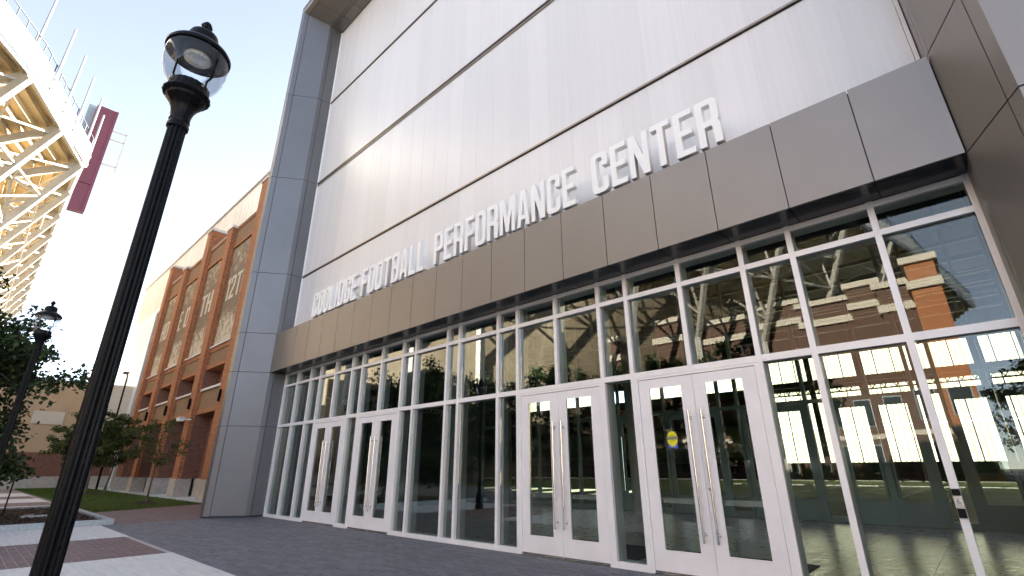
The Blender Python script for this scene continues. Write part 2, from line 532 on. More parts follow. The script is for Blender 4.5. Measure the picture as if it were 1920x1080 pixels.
# concrete bands, cut into slabs
def conc_band(x0, x1, y0, y1, nslab):
    root = struct('concrete_walk', MB().box(x0, y0, -0.06, x1, y1, -0.02), M['joint_sand'])
    dy = (y1-y0)/nslab
    for i in range(nslab):
        part('concrete_slab', MB().box(x0+0.004, y0+i*dy+0.004, -0.019, x1-0.004, y0+(i+1)*dy-0.004, 0.0), M['concrete'], root)
conc_band(-19.70, -15.94, -10.1, -4.41, 2)
conc_band(-12.22, 3.0, -10.1, -4.41, 2)
conc_band(-33.0, -29.4, -10.1, -3.95, 2)
paving('red_brick_band', -36.9, -33.01, -10.1, -3.95, 0.14, 0.30, True, M['redpaver'], M['redpaver_o'], M['joint_light'], 0)
conc_band(-41.9, -36.92, -10.1, -3.95, 2)
paving('red_brick_band', -46.2, -41.91, -10.1, -3.95, 0.14, 0.30, True, M['redpaver'], M['redpaver_o'], M['joint_light'], 0)
conc_band(-53.0, -46.22, -10.1, -3.95, 2)
struct('street', MB().box(-90, -28, -0.06, 60, -10.12, -0.015), mat('street_asphalt', (0.10,0.10,0.10), 0.85, var=0.15, scale=3, bmp=0.3))
struct('pier_walk', MB().box(-66, 0.95, -0.06, -20.2, 4.2, -0.004), M['kerb'])

struct('far_lawn', MB().box(-90, -90, -.06, 60, -28.02, -.012), mat('far_grass', (0.07,0.11,0.02), .9, var=.3, scale=1.5))  # grass added to darken what the glass mirrors from across the street
# lawn: base sheet plus blades
lawn_poly = [(-25.9,-3.7),(-65.9,-3.7),(-65.9,0.94),(-28.4,0.94)]
struct('lawn', MB().prism(lawn_poly, -0.03, 0.012), M['soil_grass'])
def inside_lawn(x, y):
    return x < -25.9-(y+3.7)*2.5/4.64
gm = MB()
for i in range(42000):
    t = rnd.random()**1.7
    x = -26-39.5*t; y = rnd.uniform(-3.68, 0.92)
    if not inside_lawn(x, y): continue
    h = rnd.uniform(0.03, 0.075)*(1+0.6*t); a = rnd.uniform(0, 2*pi); w = 0.007*(1+1.5*t)
    dx, dy = cos(a)*w, sin(a)*w; lx, ly = rnd.uniform(-.03,.03), rnd.uniform(-.03,.03)
    gm.add([(x-dx,y-dy,0.005),(x+dx,y+dy,0.005),(x+lx,y+ly,h)], [(0,1,2)])
o = struct('grass', gm, M['grass'], 'stuff')

def bark_chips(name, cx, cy, rx, ry, n, z):
    """a low mulch mound with loose chips"""
    mbx = MB()
    R, K = 5, 18
    pts = [(cx, cy, z+0.07)]
    for j in range(1, R+1):
        for i in range(K):
            a = 2*pi*i/K; k = j/R*(1+0.08*sin(3*a+cx))
            pts.append((cx+rx*k*cos(a), cy+ry*k*sin(a), z+0.07*(1-(j/R)**2)-0.004*(j == R)))
    fs = [(0, 1+i, 1+(i+1) % K) for i in range(K)]
    for j in range(R-1):
        for i in range(K):
            fs.append((1+j*K+i, 1+(j+1)*K+i, 1+(j+1)*K+(i+1) % K, 1+j*K+(i+1) % K))
    mbx.add(pts, fs)
    struct(name, mbx, M['mulch'], 'stuff')
    cm = MB()
    for i in range(n):
        a = rnd.uniform(0, 2*pi); k = rnd.random()**0.5*0.98
        x, y = cx+rx*k*cos(a), cy+ry*k*sin(a)
        zz = z+0.07*(1-k*k)+0.004
        b = rnd.uniform(0, 2*pi); w, q = rnd.uniform(.01,.02), rnd.uniform(.025,.055)
        u = Vector((cos(b), sin(b), rnd.uniform(-.4,.4)))*q; v = Vector((-sin(b), cos(b), rnd.uniform(-.3,.3)))*w
        p = Vector((x, y, zz))
        cm.add([p-u-v, p+u-v, p+u+v, p-u+v], [(0,1,2,3)])
    struct('bark_chips', cm, M['chip'], 'stuff')

# ---------------------------------------------------------------- planter with kerb
pl = thing('kerbed_planter', 'low concrete kerbed planting bed filled with dark bark beside the lamp posts', 'planter', (-24.5,-7.0,0))
kx0, kx1, ky0, ky1 = -29.3, -19.70, -11.5, -4.10
part('kerb', MB().box(kx1-0.16, ky0, -0.02, kx1, ky1, 0.15), M['kerb'], pl)
part('kerb', MB().box(kx0, ky1-0.16, -0.02, kx1-0.163, ky1, 0.15), M['kerb'], pl)
part('kerb', MB().box(kx0, ky0, -0.02, kx0+0.16, ky1-0.163, 0.15), M['kerb'], pl)
part('mulch_bed', MB().box(kx0+0.17, ky0, -0.05, kx1-0.17, ky1-0.17, 0.075), M['mulch'], pl)
cm = MB()
for i in range(5200):
    x, y = rnd.uniform(kx0+.2, kx1-.2), rnd.uniform(-8.6, ky1-.2)
    b = rnd.uniform(0, 2*pi); w, q = rnd.uniform(.012,.022), rnd.uniform(.03,.07)
    u = Vector((cos(b), sin(b), rnd.uniform(-.5,.5)))*q; v = Vector((-sin(b), cos(b), rnd.uniform(-.4,.4)))*w
    p = Vector((x, y, rnd.uniform(.078,.11)))
    cm.add([p-u-v, p+u-v, p+u+v, p-u+v], [(0,1,2,3)])
o = part('bark_chips', cm, M['chip'], pl, kind='stuff')
solo('utility_box_lid', MB().box(-23.9, -5.9, 0.06, -23.3, -5.1, 0.125), M['kerb'], 'pale concrete box lid half sunk in the bark of the kerbed bed', 'utility lid', (-23.6,-5.5,0.06))
for (ax, rr) in ((-24.8, 0.22),):
    hm = MB()
    pts = [(-24.6+rr*1.3*cos(a), -5.75+rr*sin(a), 0.10+0.02*sin(a)) for a in [i*pi/9 for i in range(10)]]
    for a, b in zip(pts, pts[1:]): hm.tube(a, b, 0.012, n=6)
    solo('drip_hose', hm, M['beige_light'], 'short curved tan hose end sticking out of the bark bed near the black stake', 'hose', (-24.6,-5.75,0.08), smooth=True)
st = thing('marker_stake', 'thin black stake with a pale top standing in the kerbed bark bed', 'stake', (-25.25,-6.25,0.07))
part('rod', MB().tube((-25.25,-6.25,0.05), (-25.25,-6.25,1.66), 0.022, n=10), M['black'], st, True)
part('tip', MB().tube((-25.25,-6.25,1.661), (-25.25,-6.25,1.92), 0.032, n=10), M['beige_light'], st, True)

lt = MB()
for i in range(260):
    x = rnd.uniform(-19.5, 0.5); y = -rnd.random()**2.2*2.2-.06 if i % 3 else rnd.uniform(-4.3,-.1)
    a = rnd.uniform(0, 2*pi); L = rnd.uniform(.015,.04)
    u = Vector((cos(a), sin(a), rnd.uniform(-.1,.35)))*L; v = Vector((-sin(a), cos(a), 0))*L*.45
    p = Vector((x, y, .006))
    lt.add([p-u, p+v, p+u, p-v], [(0,1,2,3)])
struct('leaf_litter', lt, mat('dry_leaf', (0.16,0.10,0.05), .9, island=.6), 'stuff')

# ---------------------------------------------------------------- trees
def tree(name, label, base, height, rad, zlow, limbs, nleaf, leaf, seed, rt, lm, bm, group=None, lean=(0,0), flat=1.0, gap=0.0, droop=0.0):
    r = random.Random(seed)
    t = thing(name, label, 'tree', base, group)
    B = Vector(base)
    tb = MB(); br = MB(); lf = MB()
    top = B+Vector((lean[0], lean[1], height*0.86))
    tr = []
    for i in range(9):
        k = i/8
        p = B.lerp(top, k)+Vector((sin(k*5+seed)*0.05, cos(k*4+seed)*0.05, 0))*(k*height/4)
        tr.append((p, rt*(1-0.85*k)*(1.35 if i == 0 else 1)))
    for (a, ra), (b, rb) in zip(tr, tr[1:]): tb.tube(a, b, ra, rb, n=9, caps=False)
    C0 = B+Vector((lean[0]*.6, lean[1]*.6, (zlow+height)/2))
    hz = (height-zlow)/2
    tips = []
    for i in range(limbs):
        z = zlow+(height*0.86-zlow)*(i+0.5)/limbs*0.95
        k = min(0.98, z/(height*0.86))
        s = B.lerp(top, k)
        az = i*2.399+r.uniform(-.5,.5)
        zr = (z-zlow)/(height-zlow)
        ext = rad*math.sqrt(max(0.08, 1-(2*zr-0.9)**2*0.85))*r.uniform(.75, 1.12)
        e = s+Vector((cos(az)*ext, sin(az)*ext*flat, ext*(r.uniform(0.15,0.6)-droop*(1-zr))))
        mid = s.lerp(e, .5)+Vector((r.uniform(-.1,.1), r.uniform(-.1,.1), r.uniform(-.05,.2)))*ext
        r0 = rt*(0.42*(1-k)+0.12)
        br.tube(s, mid, r0, r0*.65, n=6, caps=False); br.tube(mid, e, r0*.65, r0*.2, n=6, caps=False)
        tips.append((mid, e, 1.0))
        for q in range(6):
            f = r.uniform(.25, 1.0)
            s2 = (s.lerp(mid, f*2) if f < .5 else mid.lerp(e, f*2-1))
            d = Vector((r.gauss(0,1), r.gauss(0,1), r.gauss(0.15,.6))).normalized()*ext*r.uniform(.25,.55)
            e2 = s2+d
            if e2.z < B.z+zlow*0.9: e2.z = B.z+zlow*0.9+r.random()*.2
            br.tube(s2, e2, r0*.3, r0*.1, n=5, caps=False)
            tips.append((s2, e2, .8))
            for w in range(2):
                s3 = s2.lerp(e2, r.uniform(.4,1)); d3 = Vector((r.gauss(0,1), r.gauss(0,1), r.gauss(.1,.6))).normalized()*ext*r.uniform(.12,.3)
                br.tube(s3, s3+d3, r0*.12, r0*.05, n=4, caps=False)
                tips.append((s3, s3+d3, .7))
    per = max(1, nleaf//len(tips))
    for a, b, wgt in tips:
        if r.random() < gap: continue
        for q in range(int(per*r.uniform(.5,1.6))):
            p = a.lerp(b, r.uniform(.35, 1.05))+Vector((r.gauss(0,1), r.gauss(0,1), r.gauss(0,.8)))*rad*0.055
            u = Vector((r.gauss(0,1), r.gauss(0,1), r.gauss(-.25,.7))).normalized()
            v = u.cross(Vector((r.gauss(0,1), r.gauss(0,1), r.gauss(0,1)))).normalized()
            L = leaf*r.uniform(.6,1.25); w = L*.36
            n_ = u.cross(v)*L*.1
            lf.add([p, p+u*L*.5+v*w+n_, p+u*L, p+u*L*.5-v*w+n_], [(0,1,2,3)])
    part('trunk', tb, bm, t, True)
    part('branches', br, bm, t, True)
    o = part('crown', lf, lm, t)
    return t

tree('oak_tree', 'large dark leafy tree behind the second lamp post', (-23.6,-9.3,0.07), 7.4, 3.5, 1.2, 22, 38000, 0.165, 11, 0.13, M['leaf'], M['bark_dark'], droop=0.6)
tree('young_tree', 'slim bare-stemmed young tree with sparse crown, nearest the brick piers', (-30.7,-1.0,0.05), 3.9, 1.5, 1.35, 10, 2600, 0.10, 5, 0.055, M['leaf2'], M['bark'], gap=0.3)
tree('young_tree', 'denser young tree on the lawn with its pale trunk left of the tree twin', (-46.4,-1.25,0.05), 6.3, 1.75, 1.7, 14, 8500, 0.15, 21, 0.075, M['leaf2'], M['bark'])
tree('young_tree', 'denser young tree whose leaning pale trunk stands right of its twin on the lawn', (-45.7,-0.35,0.05), 5.5, 1.7, 1.7, 13, 7500, 0.15, 31, 0.075, M['leaf2'], M['bark'], lean=(0.1,0.35))
tree('young_tree', 'dark stemmed young tree close to the low concrete wall base, left one', (-56.0,-1.6,0.05), 5.6, 1.7, 1.7, 12, 5200, 0.17, 41, 0.08, M['leaf2'], M['bark_dark'])
tree('young_tree', 'dark stemmed young tree close to the low concrete wall base, by the brick piers', (-56.5,0.1,0.05), 5.2, 1.6, 1.7, 12, 5200, 0.17, 51, 0.08, M['leaf2'], M['bark_dark'])
bark_chips('mulch_ring', -30.7, -1.05, 1.1, 0.55, 350, 0.012)
bark_chips('mulch_ring', -46.0, -0.85, 1.6, 0.75, 350, 0.012)
tree('street_tree', 'bright bushy tree across the street, seen mirrored in the right-hand glass', (3.2,-33.0,0), 8.0, 2.8, 2.0, 14, 6500, 0.2, 61, 0.14, M['leaf2'], M['bark'])
st_lab = ['row tree before the brick stand, first from the left corner', 'row tree before the brick stand, second from the left corner', 'row tree before the brick stand, third from the left corner', 'row tree before the brick stand, fourth from the left corner', 'row tree before the brick stand, fifth from the left corner', 'row tree before the brick stand, last one before the gap']
row = [(-52,-33,13,5.2),(-42,-36,12,5.0),(-33.5,-38,13.5,5.2),(-25.5,-40,12.5,4.8),(-18,-41,13,4.8),(-11.5,-41,11.5,4.2)]  # dark row added to hide the sunlit stand in the glass reflections
for k_, (tx, ty, th, tr_) in enumerate(row):
    tree('row_tree', st_lab[k_], (tx,ty,0), th, tr_, 1.8, 18, 9000, 0.40, 90+k_, 0.2, M['leaf'], M['bark_dark'], group='row of trees before the stadium stand')

# ---------------------------------------------------------------- lamp posts
def lamp_post(x, y, label):
    t = thing('street_lamp', label, 'street lamp', (x,y,0), 'black fluted lamp posts along the plaza')
    c = (x, y, 0)
    part('base', MB().lathe([(.18,0),(.18,.12),(.16,.16),(.15,.5),(.12,.56),(.11,.62),(.085,.70)], c, 36), M['black'], t, True)
    part('shaft', MB().lathe([(.072,.68),(.071,1.6),(.069,2.6),(.067,4.19)], c, 96, 12, .16), M['black'], t, True)
    part('collar', MB().lathe([(.069,4.18),(.079,4.19),(.081,4.22),(.072,4.235),(.072,4.25),(.078,4.262),(.074,4.285)], c, 36), M['black'], t, True)
    cp = part('capital', MB().lathe([(.072,4.28),(.075,4.32),(.085,4.38),(.108,4.43),(.140,4.475),(.148,4.49),(.148,4.505),(.172,4.515),(.180,4.53),(.174,4.548),(.157,4.556),(.155,4.628),(.143,4.64)], c, 80, 20, .03), M['black'], t, True)
    for a in range(4):
        k = a*pi/2+.4
        sm = MB().tube((x+.152*cos(k), y+.152*sin(k), 4.595), (x+.172*cos(k), y+.172*sin(k), 4.595), .012, n=8)
        part('set_screw', sm, M['steel'], cp)
    gp = [(.144,4.641),(.166,4.655),(.192,4.685),(.214,4.73),(.230,4.785),(.240,4.85),(.244,4.92),(.240,4.975)]
    part('globe', MB().lathe(gp, c, 48, caps=False), M['clear'], t, True)
    part('dome', MB().lathe([(.236,4.978),(.252,4.984),(.254,5.004),(.236,5.035),(.19,5.08),(.145,5.11),(.122,5.12),(.118,5.20),(.108,5.228),(.078,5.25),(.045,5.262),(.02,5.266)], c, 48), M['black'], t, True)
    part('reflector', MB().lathe([(.232,4.968),(.232,4.974)], c, 48), mat('lamp_reflector', (0.05,0.055,0.065), 0.12, 0.6), t, True)
    part('led_lens', MB().lathe([(.095,4.935),(.106,4.945),(.106,4.967)], c, 32), M['led'], t, True)
    for a in (0.9, 0.9+pi):
        dx, dy = cos(a), sin(a)
        P = [(x+.125*dx, y+.125*dy, 4.63), (x+.125*dx, y+.125*dy, 4.71), (x+.16*dx, y+.16*dy, 4.77), (x+.16*dx, y+.16*dy, 4.97)]
        am = MB()
        for p, q in zip(P, P[1:]): am.tube(p, q, .0085, n=8)
        part('support_arm', am, M['black'], t, True)
    part('finial', MB().lathe([(.018,5.262),(.03,5.27),(.022,5.285),(.038,5.31),(.048,5.335),(.040,5.36),(.022,5.385),(.006,5.40)], c, 24, 6, .22), M['black'], t, True)
    return t
lamp_post(-4.31, -7.21, 'tall black fluted lamp post with clear globe, nearest the camera')
lamp_post(-15.75, -7.17, 'smaller-looking black fluted lamp post standing in front of the large dark tree')

# ---------------------------------------------------------------- performance centre
PC = thing('performance_center', 'grey metal framed building front with tall glass storefront and white translucent upper wall', 'building', (-9.2,0,0))
mu = [-18.98,-17.93,-16.88,-16.15,-15.10,-14.03,-13.42,-12.35,-11.30,-10.71,-9.37,-8.91,-7.575,-6.97,-5.905,-4.84,-4.225,-3.17,-2.108,-1.383,-0.327,0.70]
Z1, Z2, Z3, ZH = 3.045, 4.51, 4.90, 4.99
doorbays = {3:4, 6:7, 13:14, 16:17}
MW = 0.078
def mullion(x, z0, z1, w=MW):
    part('mullion', MB().box(x-w/2, -0.03, z0, x+w/2, 0.028, z1).box(x-w/2+.008, 0.030, z0, x+w/2-.008, 0.30, z1), M['alu'], PC)
for i, x in enumerate(mu):
    if i in (4, 7, 14, 17): mullion(x, Z1+.052, ZH)
    else: mullion(x, 0.0, ZH, 0.10 if i in (0, 21) else MW)
def rail(x0, x1, z, h, nm='transom'):
    part(nm, MB().box(x0, -0.022, z-h/2, x1, 0.025, z+h/2).box(x0, 0.027, z-h/2+.006, x1, 0.28, z+h/2-.006), M['alu'], PC)
def pane(x0, x1, z0, z1):
    part('glass_pane', MB().box(x0+.001, 0.05, z0, x1-.001, 0.056, z1), M['glass'], PC)
hm = MW/2
solid = [i for i in range(22) if i not in (4, 7, 14, 17)]
for a, b in zip(solid, solid[1:]):
    x0, x1 = mu[a]+hm, mu[b]-hm
    rail(x0, x1, Z1, 0.10)
    if a not in doorbays:
        rail(x0, x1, 0.05, 0.10, 'sill')
        pane(x0, x1, 0.10, Z1-.05)
for a in range(21):
    x0, x1 = mu[a]+hm, mu[a+1]-hm
    rail(x0, x1, Z2, 0.085)
    rail(x0, x1, (Z3+ZH)/2-.003, ZH-Z3-.006, 'head_rail')
    pane(x0, x1, Z1+.05, Z2-.0425)
    pane(x0, x1, Z2+.0425, Z3)
# doors
def door_leaf(x0, x1, hinge_left):
    st, gz0, gz1 = 0.19, 0.335, 2.80
    zt = 2.945
    f = MB()
    f.box(x0, -0.012, 0.02, x0+st, 0.035, zt); f.box(x1-st, -0.012, 0.02, x1, 0.035, zt)
    f.box(x0+st, -0.0115, 0.02, x1-st, 0.0345, gz0); f.box(x0+st, -0.0115, gz1, x1-st, 0.0345, zt)
    d = part('door', f, M['door'], PC)
    bead = MB()
    b = .012
    bead.box(x0+st, -.019, gz0, x1-st, -.012, gz0+b); bead.box(x0+st, -.019, gz1-b, x1-st, -.012, gz1)
    bead.box(x0+st, -.019, gz0+b, x0+st+b, -.012, gz1-b); bead.box(x1-st-b, -.019, gz0+b, x1-st, -.012, gz1-b)
    part('glazing_bead', bead, M['alu'], d)
    part('glass_pane', MB().box(x0+st+.001, .010, gz0, x1-st-.001, .016, gz1), M['glass'], d)
    hx = x1-0.10 if hinge_left else x0+0.10
    hmz = MB().tube((hx,-.095,.49), (hx,-.095,2.38), .0165, n=14)
    for z in (.60, 2.27):
        hmz.tube((hx,-.095,z), (hx,-.008,z), .012, n=10)
        hmz.tube((hx,-.016,z), (hx,-.008,z), .024, n=14)
    part('pull_handle', hmz, M['steel'], d, True)
    part('push_bar', MB().box(x0+.10, .055, 1.00, x1-.10, .095, 1.075), M['steel'], d)
    part('bottom_sweep', MB().box(x0+.004, -.020, .022, x1-.004, -.0125, .05), M['steel'], d)
    return d
for a, m in doorbays.items():
    x0, x1 = mu[a]+hm, mu[a+2]-hm
    fr = MB()
    fr.box(x0, -.018, 0.0, x0+.05, .10, Z1-.052); fr.box(x1-.05, -.018, 0.0, x1, .10, Z1-.052); fr.box(x0+.05, -.018, 2.955, x1-.05, .10, Z1-.052)
    part('door_frame', fr, M['alu'], PC)
    part('threshold', MB().box(x0+.052, -.06, -.004, x1-.052, .12, .014), M['steel'], PC)
    xm = mu[m]
    dl = door_leaf(x0+.056, xm-.003, True)
    dr = door_leaf(xm+.003, x1-.056, False)
    if a == 16:
        part('door_lock', MB().tube((xm+.055,-.018,1.22), (xm+.055,-.010,1.22), .022, n=16), M['steel'], dr)
# caution sticker on the left leaf of the near door pair
sk = thing('caution_sticker', 'yellow and blue caution sticker on the glass of the nearest door pair', 'sticker', (-3.63,0.008,1.94))
part('backing', MB().box(-3.712,.0072,1.818,-3.548,.0078,1.955), M['blue'], sk)
cb = MB()
N = 40
cb.add([(-3.63+.088*cos(2*pi*i/N), .0064, 1.962+.118*sin(2*pi*i/N)) for i in range(N)], [tuple(range(N))])
part('oval', cb, M['yellow'], sk)
part('black_bar', MB().box(-3.722,.0050,1.952,-3.538,.0058,1.996), M['printblack'], sk)

def font_text(name, txt, x, y, z, size, m, parent, ext=0.0, align='CENTER', rotz=0.0, sx=1.0):
    cu = bpy.data.curves.new(name, 'FONT')
    cu.body = txt; cu.size = size; cu.align_x = align; cu.align_y = 'CENTER'; cu.extrude = ext; cu.resolution_u = 3
    tmp = bpy.data.objects.new(name, cu)
    col.objects.link(tmp)
    bpy.context.view_layer.update()
    me = bpy.data.meshes.new_from_object(tmp.evaluated_get(bpy.context.evaluated_depsgraph_get()))
    bpy.data.objects.remove(tmp)
    me.materials.clear(); me.materials.append(m)
    me.transform(Matrix.Rotation(rotz, 4, 'Z') @ Matrix.Rotation(pi/2, 4, 'X') @ Matrix.Scale(sx, 4, (1,0,0)))
    o = bpy.data.objects.new(name, me)
    col.objects.link(o)
    if parent is not None: o.parent = parent; o.location = Vector((x,y,z))-wloc(parent)
    else: o.location = (x,y,z)
    return o
font_text('caution_lettering', 'CAUTION', -3.63, .0046, 1.974, .041, M['white'], sk)
font_text('small_lettering', 'AUTOMATIC', -3.63, .0058, 2.012, .022, M['printblack'], sk)
font_text('small_lettering', 'DOOR', -3.63, .0058, 1.930, .024, M['printblack'], sk)
font_text('small_lettering', 'ACTIVATE SWITCH\nTO OPERATE', -3.63, .0062, 1.842, .0165, M['white'], sk)

# card reader and push plate on the mullion right of the near doors
kx = mu[20]
rd = thing('door_push_plate', 'push plate with wheelchair symbol between two black sensors on the right mullion', 'push plate', (kx,-.03,1.12))
part('sensor', MB().box(kx-.036,-.058,1.215,kx+.036,-.031,1.285), M['black'], rd)
part('plate', MB().box(kx-.038,-.050,1.085,kx+.038,-.031,1.211), M['steel'], rd)
part('sensor', MB().box(kx-.036,-.058,.985,kx+.036,-.031,1.081), M['black'], rd)
wc = MB()
for i in range(14):
    a0, a1 = radians(100+i*18), radians(100+(i+1)*18)
    if i < 12: wc.tube((kx+.014*cos(a0),-.0505,1.145+.014*sin(a0)), (kx+.014*cos(a1),-.0505,1.145+.014*sin(a1)), .002, n=5)
wc.tube((kx-.003,-.0505,1.178),(kx-.002,-.0505,1.152),.0022,n=5).tube((kx-.002,-.0505,1.152),(kx+.012,-.0505,1.152),.0022,n=5).tube((kx+.012,-.0505,1.152),(kx+.018,-.0505,1.134),.0022,n=5)
wc.lathe([(.001,-.0035),(.0035,0),(.001,.0035)], (kx-.004,-.0505,1.187), 8)
part('wheelchair_symbol', wc, M['blue'], rd)

# fascia panels over the storefront
FX = [-19.10]+[-18.28+i*1.0058 for i in range(19)]+[0.715]
FY, FZ0, FZ1 = -0.61, 4.99, 6.47
part('fascia_backing', MB().box(-19.09, FY+.035, FZ0+.02, .705, -0.03, FZ1-.03), M['gap'], PC)
for a, b in zip(FX, FX[1:]):
    part('fascia_panel', MB().box(a+.007, FY, FZ0, b-.007, FY+.032, FZ1).box(a+.007, FY+.034, FZ1-.025, b-.007, -.005, FZ1), M['panel'], PC)
    part('soffit_panel', MB().box(a+.007, FY+.034, FZ0+.001, b-.007, FY+.19, FZ0+.018).box(a+.007, FY+.20, FZ0+.001, b-.007, -.04, FZ0+.018), M['soffit'], PC)
# upper translucent wall
PX0, PX1 = -19.04, .70
zrow = [6.475, 9.02, 13.54, 18.06, 22.66]
n_p = 30
pw = (PX1-PX0-.10)/n_p
for r in range(4):
    z0, z1 = zrow[r]+(.035 if r else 0), zrow[r+1]-.035
    me = MB().box(-pw/2+.0035, 0, z0, pw/2-.0035, .035, z1).mesh('polycarbonate_panel', M['poly'])
    sm = MB().box(-.0075, -.004, z0, .0075, .03, z1).mesh('panel_joint', M['joint_grey'])
    for i in range(n_p):
        inst('polycarbonate_panel', me, PC, (PX0+.05+(i+.5)*pw, .02, 0))
        if i: inst('panel_joint', sm, PC, (PX0+.05+i*pw, .021, 0))
part('wall_backing', MB().box(PX0, .062, 6.5, PX1, .09, 22.6), M['pale_in'], PC)
for z, dbl in ((9.02, False), (13.54, True), (18.06, False)):
    part('horizontal_bar', MB().box(PX0+.05, -.03, z-.012, PX1-.05, .05, z+.033), M['bar_bronze'], PC)
    part('bar_reveal', MB().box(PX0+.05, .002, z-.033, PX1-.05, .05, z-.013), M['gap'], PC)
    if dbl:
        part('horizontal_bar', MB().box(PX0+.05, -.025, z-.115, PX1-.05, .0, z-.075), M['bar_bronze'], PC)
        part('bar_reveal', MB().box(PX0+.05, -.005, z-.073, PX1-.05, .0015, z-.036), M['gap'], PC)
part('edge_trim', MB().box(PX0, -.02, 6.48, PX0+.048, .05, 22.6), M['alu'], PC)
part('edge_trim', MB().box(PX1-.048, -.02, 6.48, PX1, .05, 22.6), M['alu'], PC)
# portal frame: profile points in plan, left and right
zj = [0.04, 3.015, 4.985, 6.50, 9.02, 13.54, 18.06]
def lerp(a, b, t): return tuple(x+(y-x)*t for x, y in zip(a, b))
def quads(pts3, t):
    m_ = MB()
    for q in pts3: m_.slab(q, t)
    return m_
GAP = .009
def shrink(a, b):
    a = Vector(a); b = Vector(b); d = (b-a).normalized()*GAP
    return tuple(a+d), tuple(b-d)
def portal_side(O, F, J1, E, J2, I, top, pm):
    """top(p) gives the height at which a plan point of the profile meets the mitred head"""
    zs = zj+[None]
    sgn = 1 if O[0] < F[0] else -1
    def q(a, b, z0, z1):
        za0, zb0 = z0, z0
        za1 = top(a) if z1 is None else z1-GAP
        zb1 = top(b) if z1 is None else z1-GAP
        p = [(a[0],a[1],za0+GAP),(b[0],b[1],zb0+GAP),(b[0],b[1],zb1),(a[0],a[1],za1)]
        return p if sgn > 0 else p[::-1]
    for k in range(len(zs)-1):
        z0, z1 = zs[k], zs[k+1]
        a, b = shrink(O, F); b = F
        part('frame_panel', quads([q(a, b, z0, z1), q(F, shrink(F, J1)[1], z0, z1)], .03), pm, PC)
        a, b = shrink(J1, E)[0], shrink(E, J2)[1]
        part('frame_panel', quads([q(a, E, z0, z1), q(E, b, z0, z1)], .03), pm, PC)
        a, b = shrink(J2, I)[0], I
        part('frame_panel', quads([q(a, b, z0, z1)], .03), pm, PC)
    # dark core behind the joints, plus a plinth
    ins = -.034*sgn
    core = [(O[0]-ins*.8, O[1]+.035), (F[0]+ins*1.2, F[1]+.045), (J1[0]+ins*1.5, J1[1]+.01), (E[0]+ins*1.4, E[1]), (J2[0]+ins, J2[1]), (I[0]+ins, I[1]+.10), (I[0]+ins, 1.6), (O[0]-ins*.8, 1.6)]
    part('frame_core', MB().prism(core, 0.0, 22.6), M['gap'], PC)
    for za, zb in zip(zs, zs[1:]):
        zb2 = 23.6 if zb is None else zb-GAP
        p = [(O[0],1.6,za+GAP),(O[0],O[1]+.012,za+GAP),(O[0],O[1]+.012,zb2),(O[0],1.6,zb2)]
        part('frame_panel', quads([p if sgn > 0 else p[::-1]], .03), pm, PC)
def ztop(p):   # head profile height as a function of depth Y
    y = p[1]
    P = [(-1.67,23.33),(-1.49,23.20),(-.60,22.70),(-.43,22.685),(.06,22.66)]
    if y <= P[0][0]: return P[0][1]
    for (a, za), (b, zb) in zip(P, P[1:]):
        if y <= b: return za+(zb-za)*(y-a)/(b-a)
    return P[-1][1]
L_ = dict(O=(-20.2,-1.68), F=(-19.88,-1.67), J1=(-19.77,-1.49), E=(-19.12,-.60), J2=(-19.09,-.43), I=(-19.045,.05))
R_ = dict(O=(1.62,-1.66), F=(1.125,-1.65), J1=(1.05,-1.46), E=(.725,-.60), J2=(.72,-.43), I=(.712,.05))
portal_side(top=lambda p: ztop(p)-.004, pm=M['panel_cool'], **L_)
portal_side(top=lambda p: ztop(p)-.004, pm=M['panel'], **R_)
# head of the portal
def hp(key, side): 
    P = (L_ if side < 0 else R_)[key]
    return P
nx = 20
def head_pt(key, t):
    a, b = L_[key], R_[key]
    y = a[1]+(b[1]-a[1])*t
    return (a[0]+(b[0]-a[0])*t, y, ztop((0, a[1])))
for i in range(nx):
    t0, t1 = i/nx+.0004, (i+1)/nx-.0004
    def hq(k0, k1, g0=0, g1=0):
        a0, a1, b1, b0 = head_pt(k0, t0), head_pt(k0, t1), head_pt(k1, t1), head_pt(k1, t0)
        a0, b0 = lerp(a0, b0, g0), lerp(b0, a0, g1)
        a1, b1 = lerp(a1, b1, g0), lerp(b1, a1, g1)
        return [a0, b0, b1, a1]
    fl = [(head_pt('F',t0)[0],-1.67,23.75),(head_pt('F',t0)[0],-1.67,23.33),(head_pt('F',t1)[0],-1.67,23.33),(head_pt('F',t1)[0],-1.67,23.75)]
    part('head_panel', quads([hq('F','J1',0,.04), fl], .03), M['panel'], PC)
    part('head_panel', quads([hq('J1','E',.012,0), hq('E','J2',0,.05)], .03), M['panel'], PC)
    part('head_panel', quads([hq('J2','I',.02,0)], .03), M['panel'], PC)
part('frame_core', MB().box(-19.7,-1.40,23.40,1.0,1.6,23.70).box(-19.05,-.50,22.80,.70,1.6,23.39), M['gap'], PC)
part('frame_coping', MB().box(-20.2,-1.69,23.755,1.62,1.6,23.80), M['panel'], PC)
part('frame_panel', MB().box(-20.2,-1.68,23.34,-19.885,-1.645,23.75), M['panel'], PC)
part('frame_panel', MB().box(1.128,-1.66,23.34,1.62,-1.63,23.75), M['panel'], PC)
part('frame_back', MB().box(-20.16, 1.61, 0.05, -19.06, 1.64, 23.72).box(-19.059, 1.61, 22.4, .72, 1.64, 23.72).box(.721, 1.61, .05, 1.6, 1.64, 23.72), M['gap'], PC)
part('frame_core', MB().box(-20.15, -1.60, 22.62, -19.94, 1.6, 23.72).box(1.17, -1.60, 22.62, 1.58, 1.6, 23.72), M['gap'], PC)
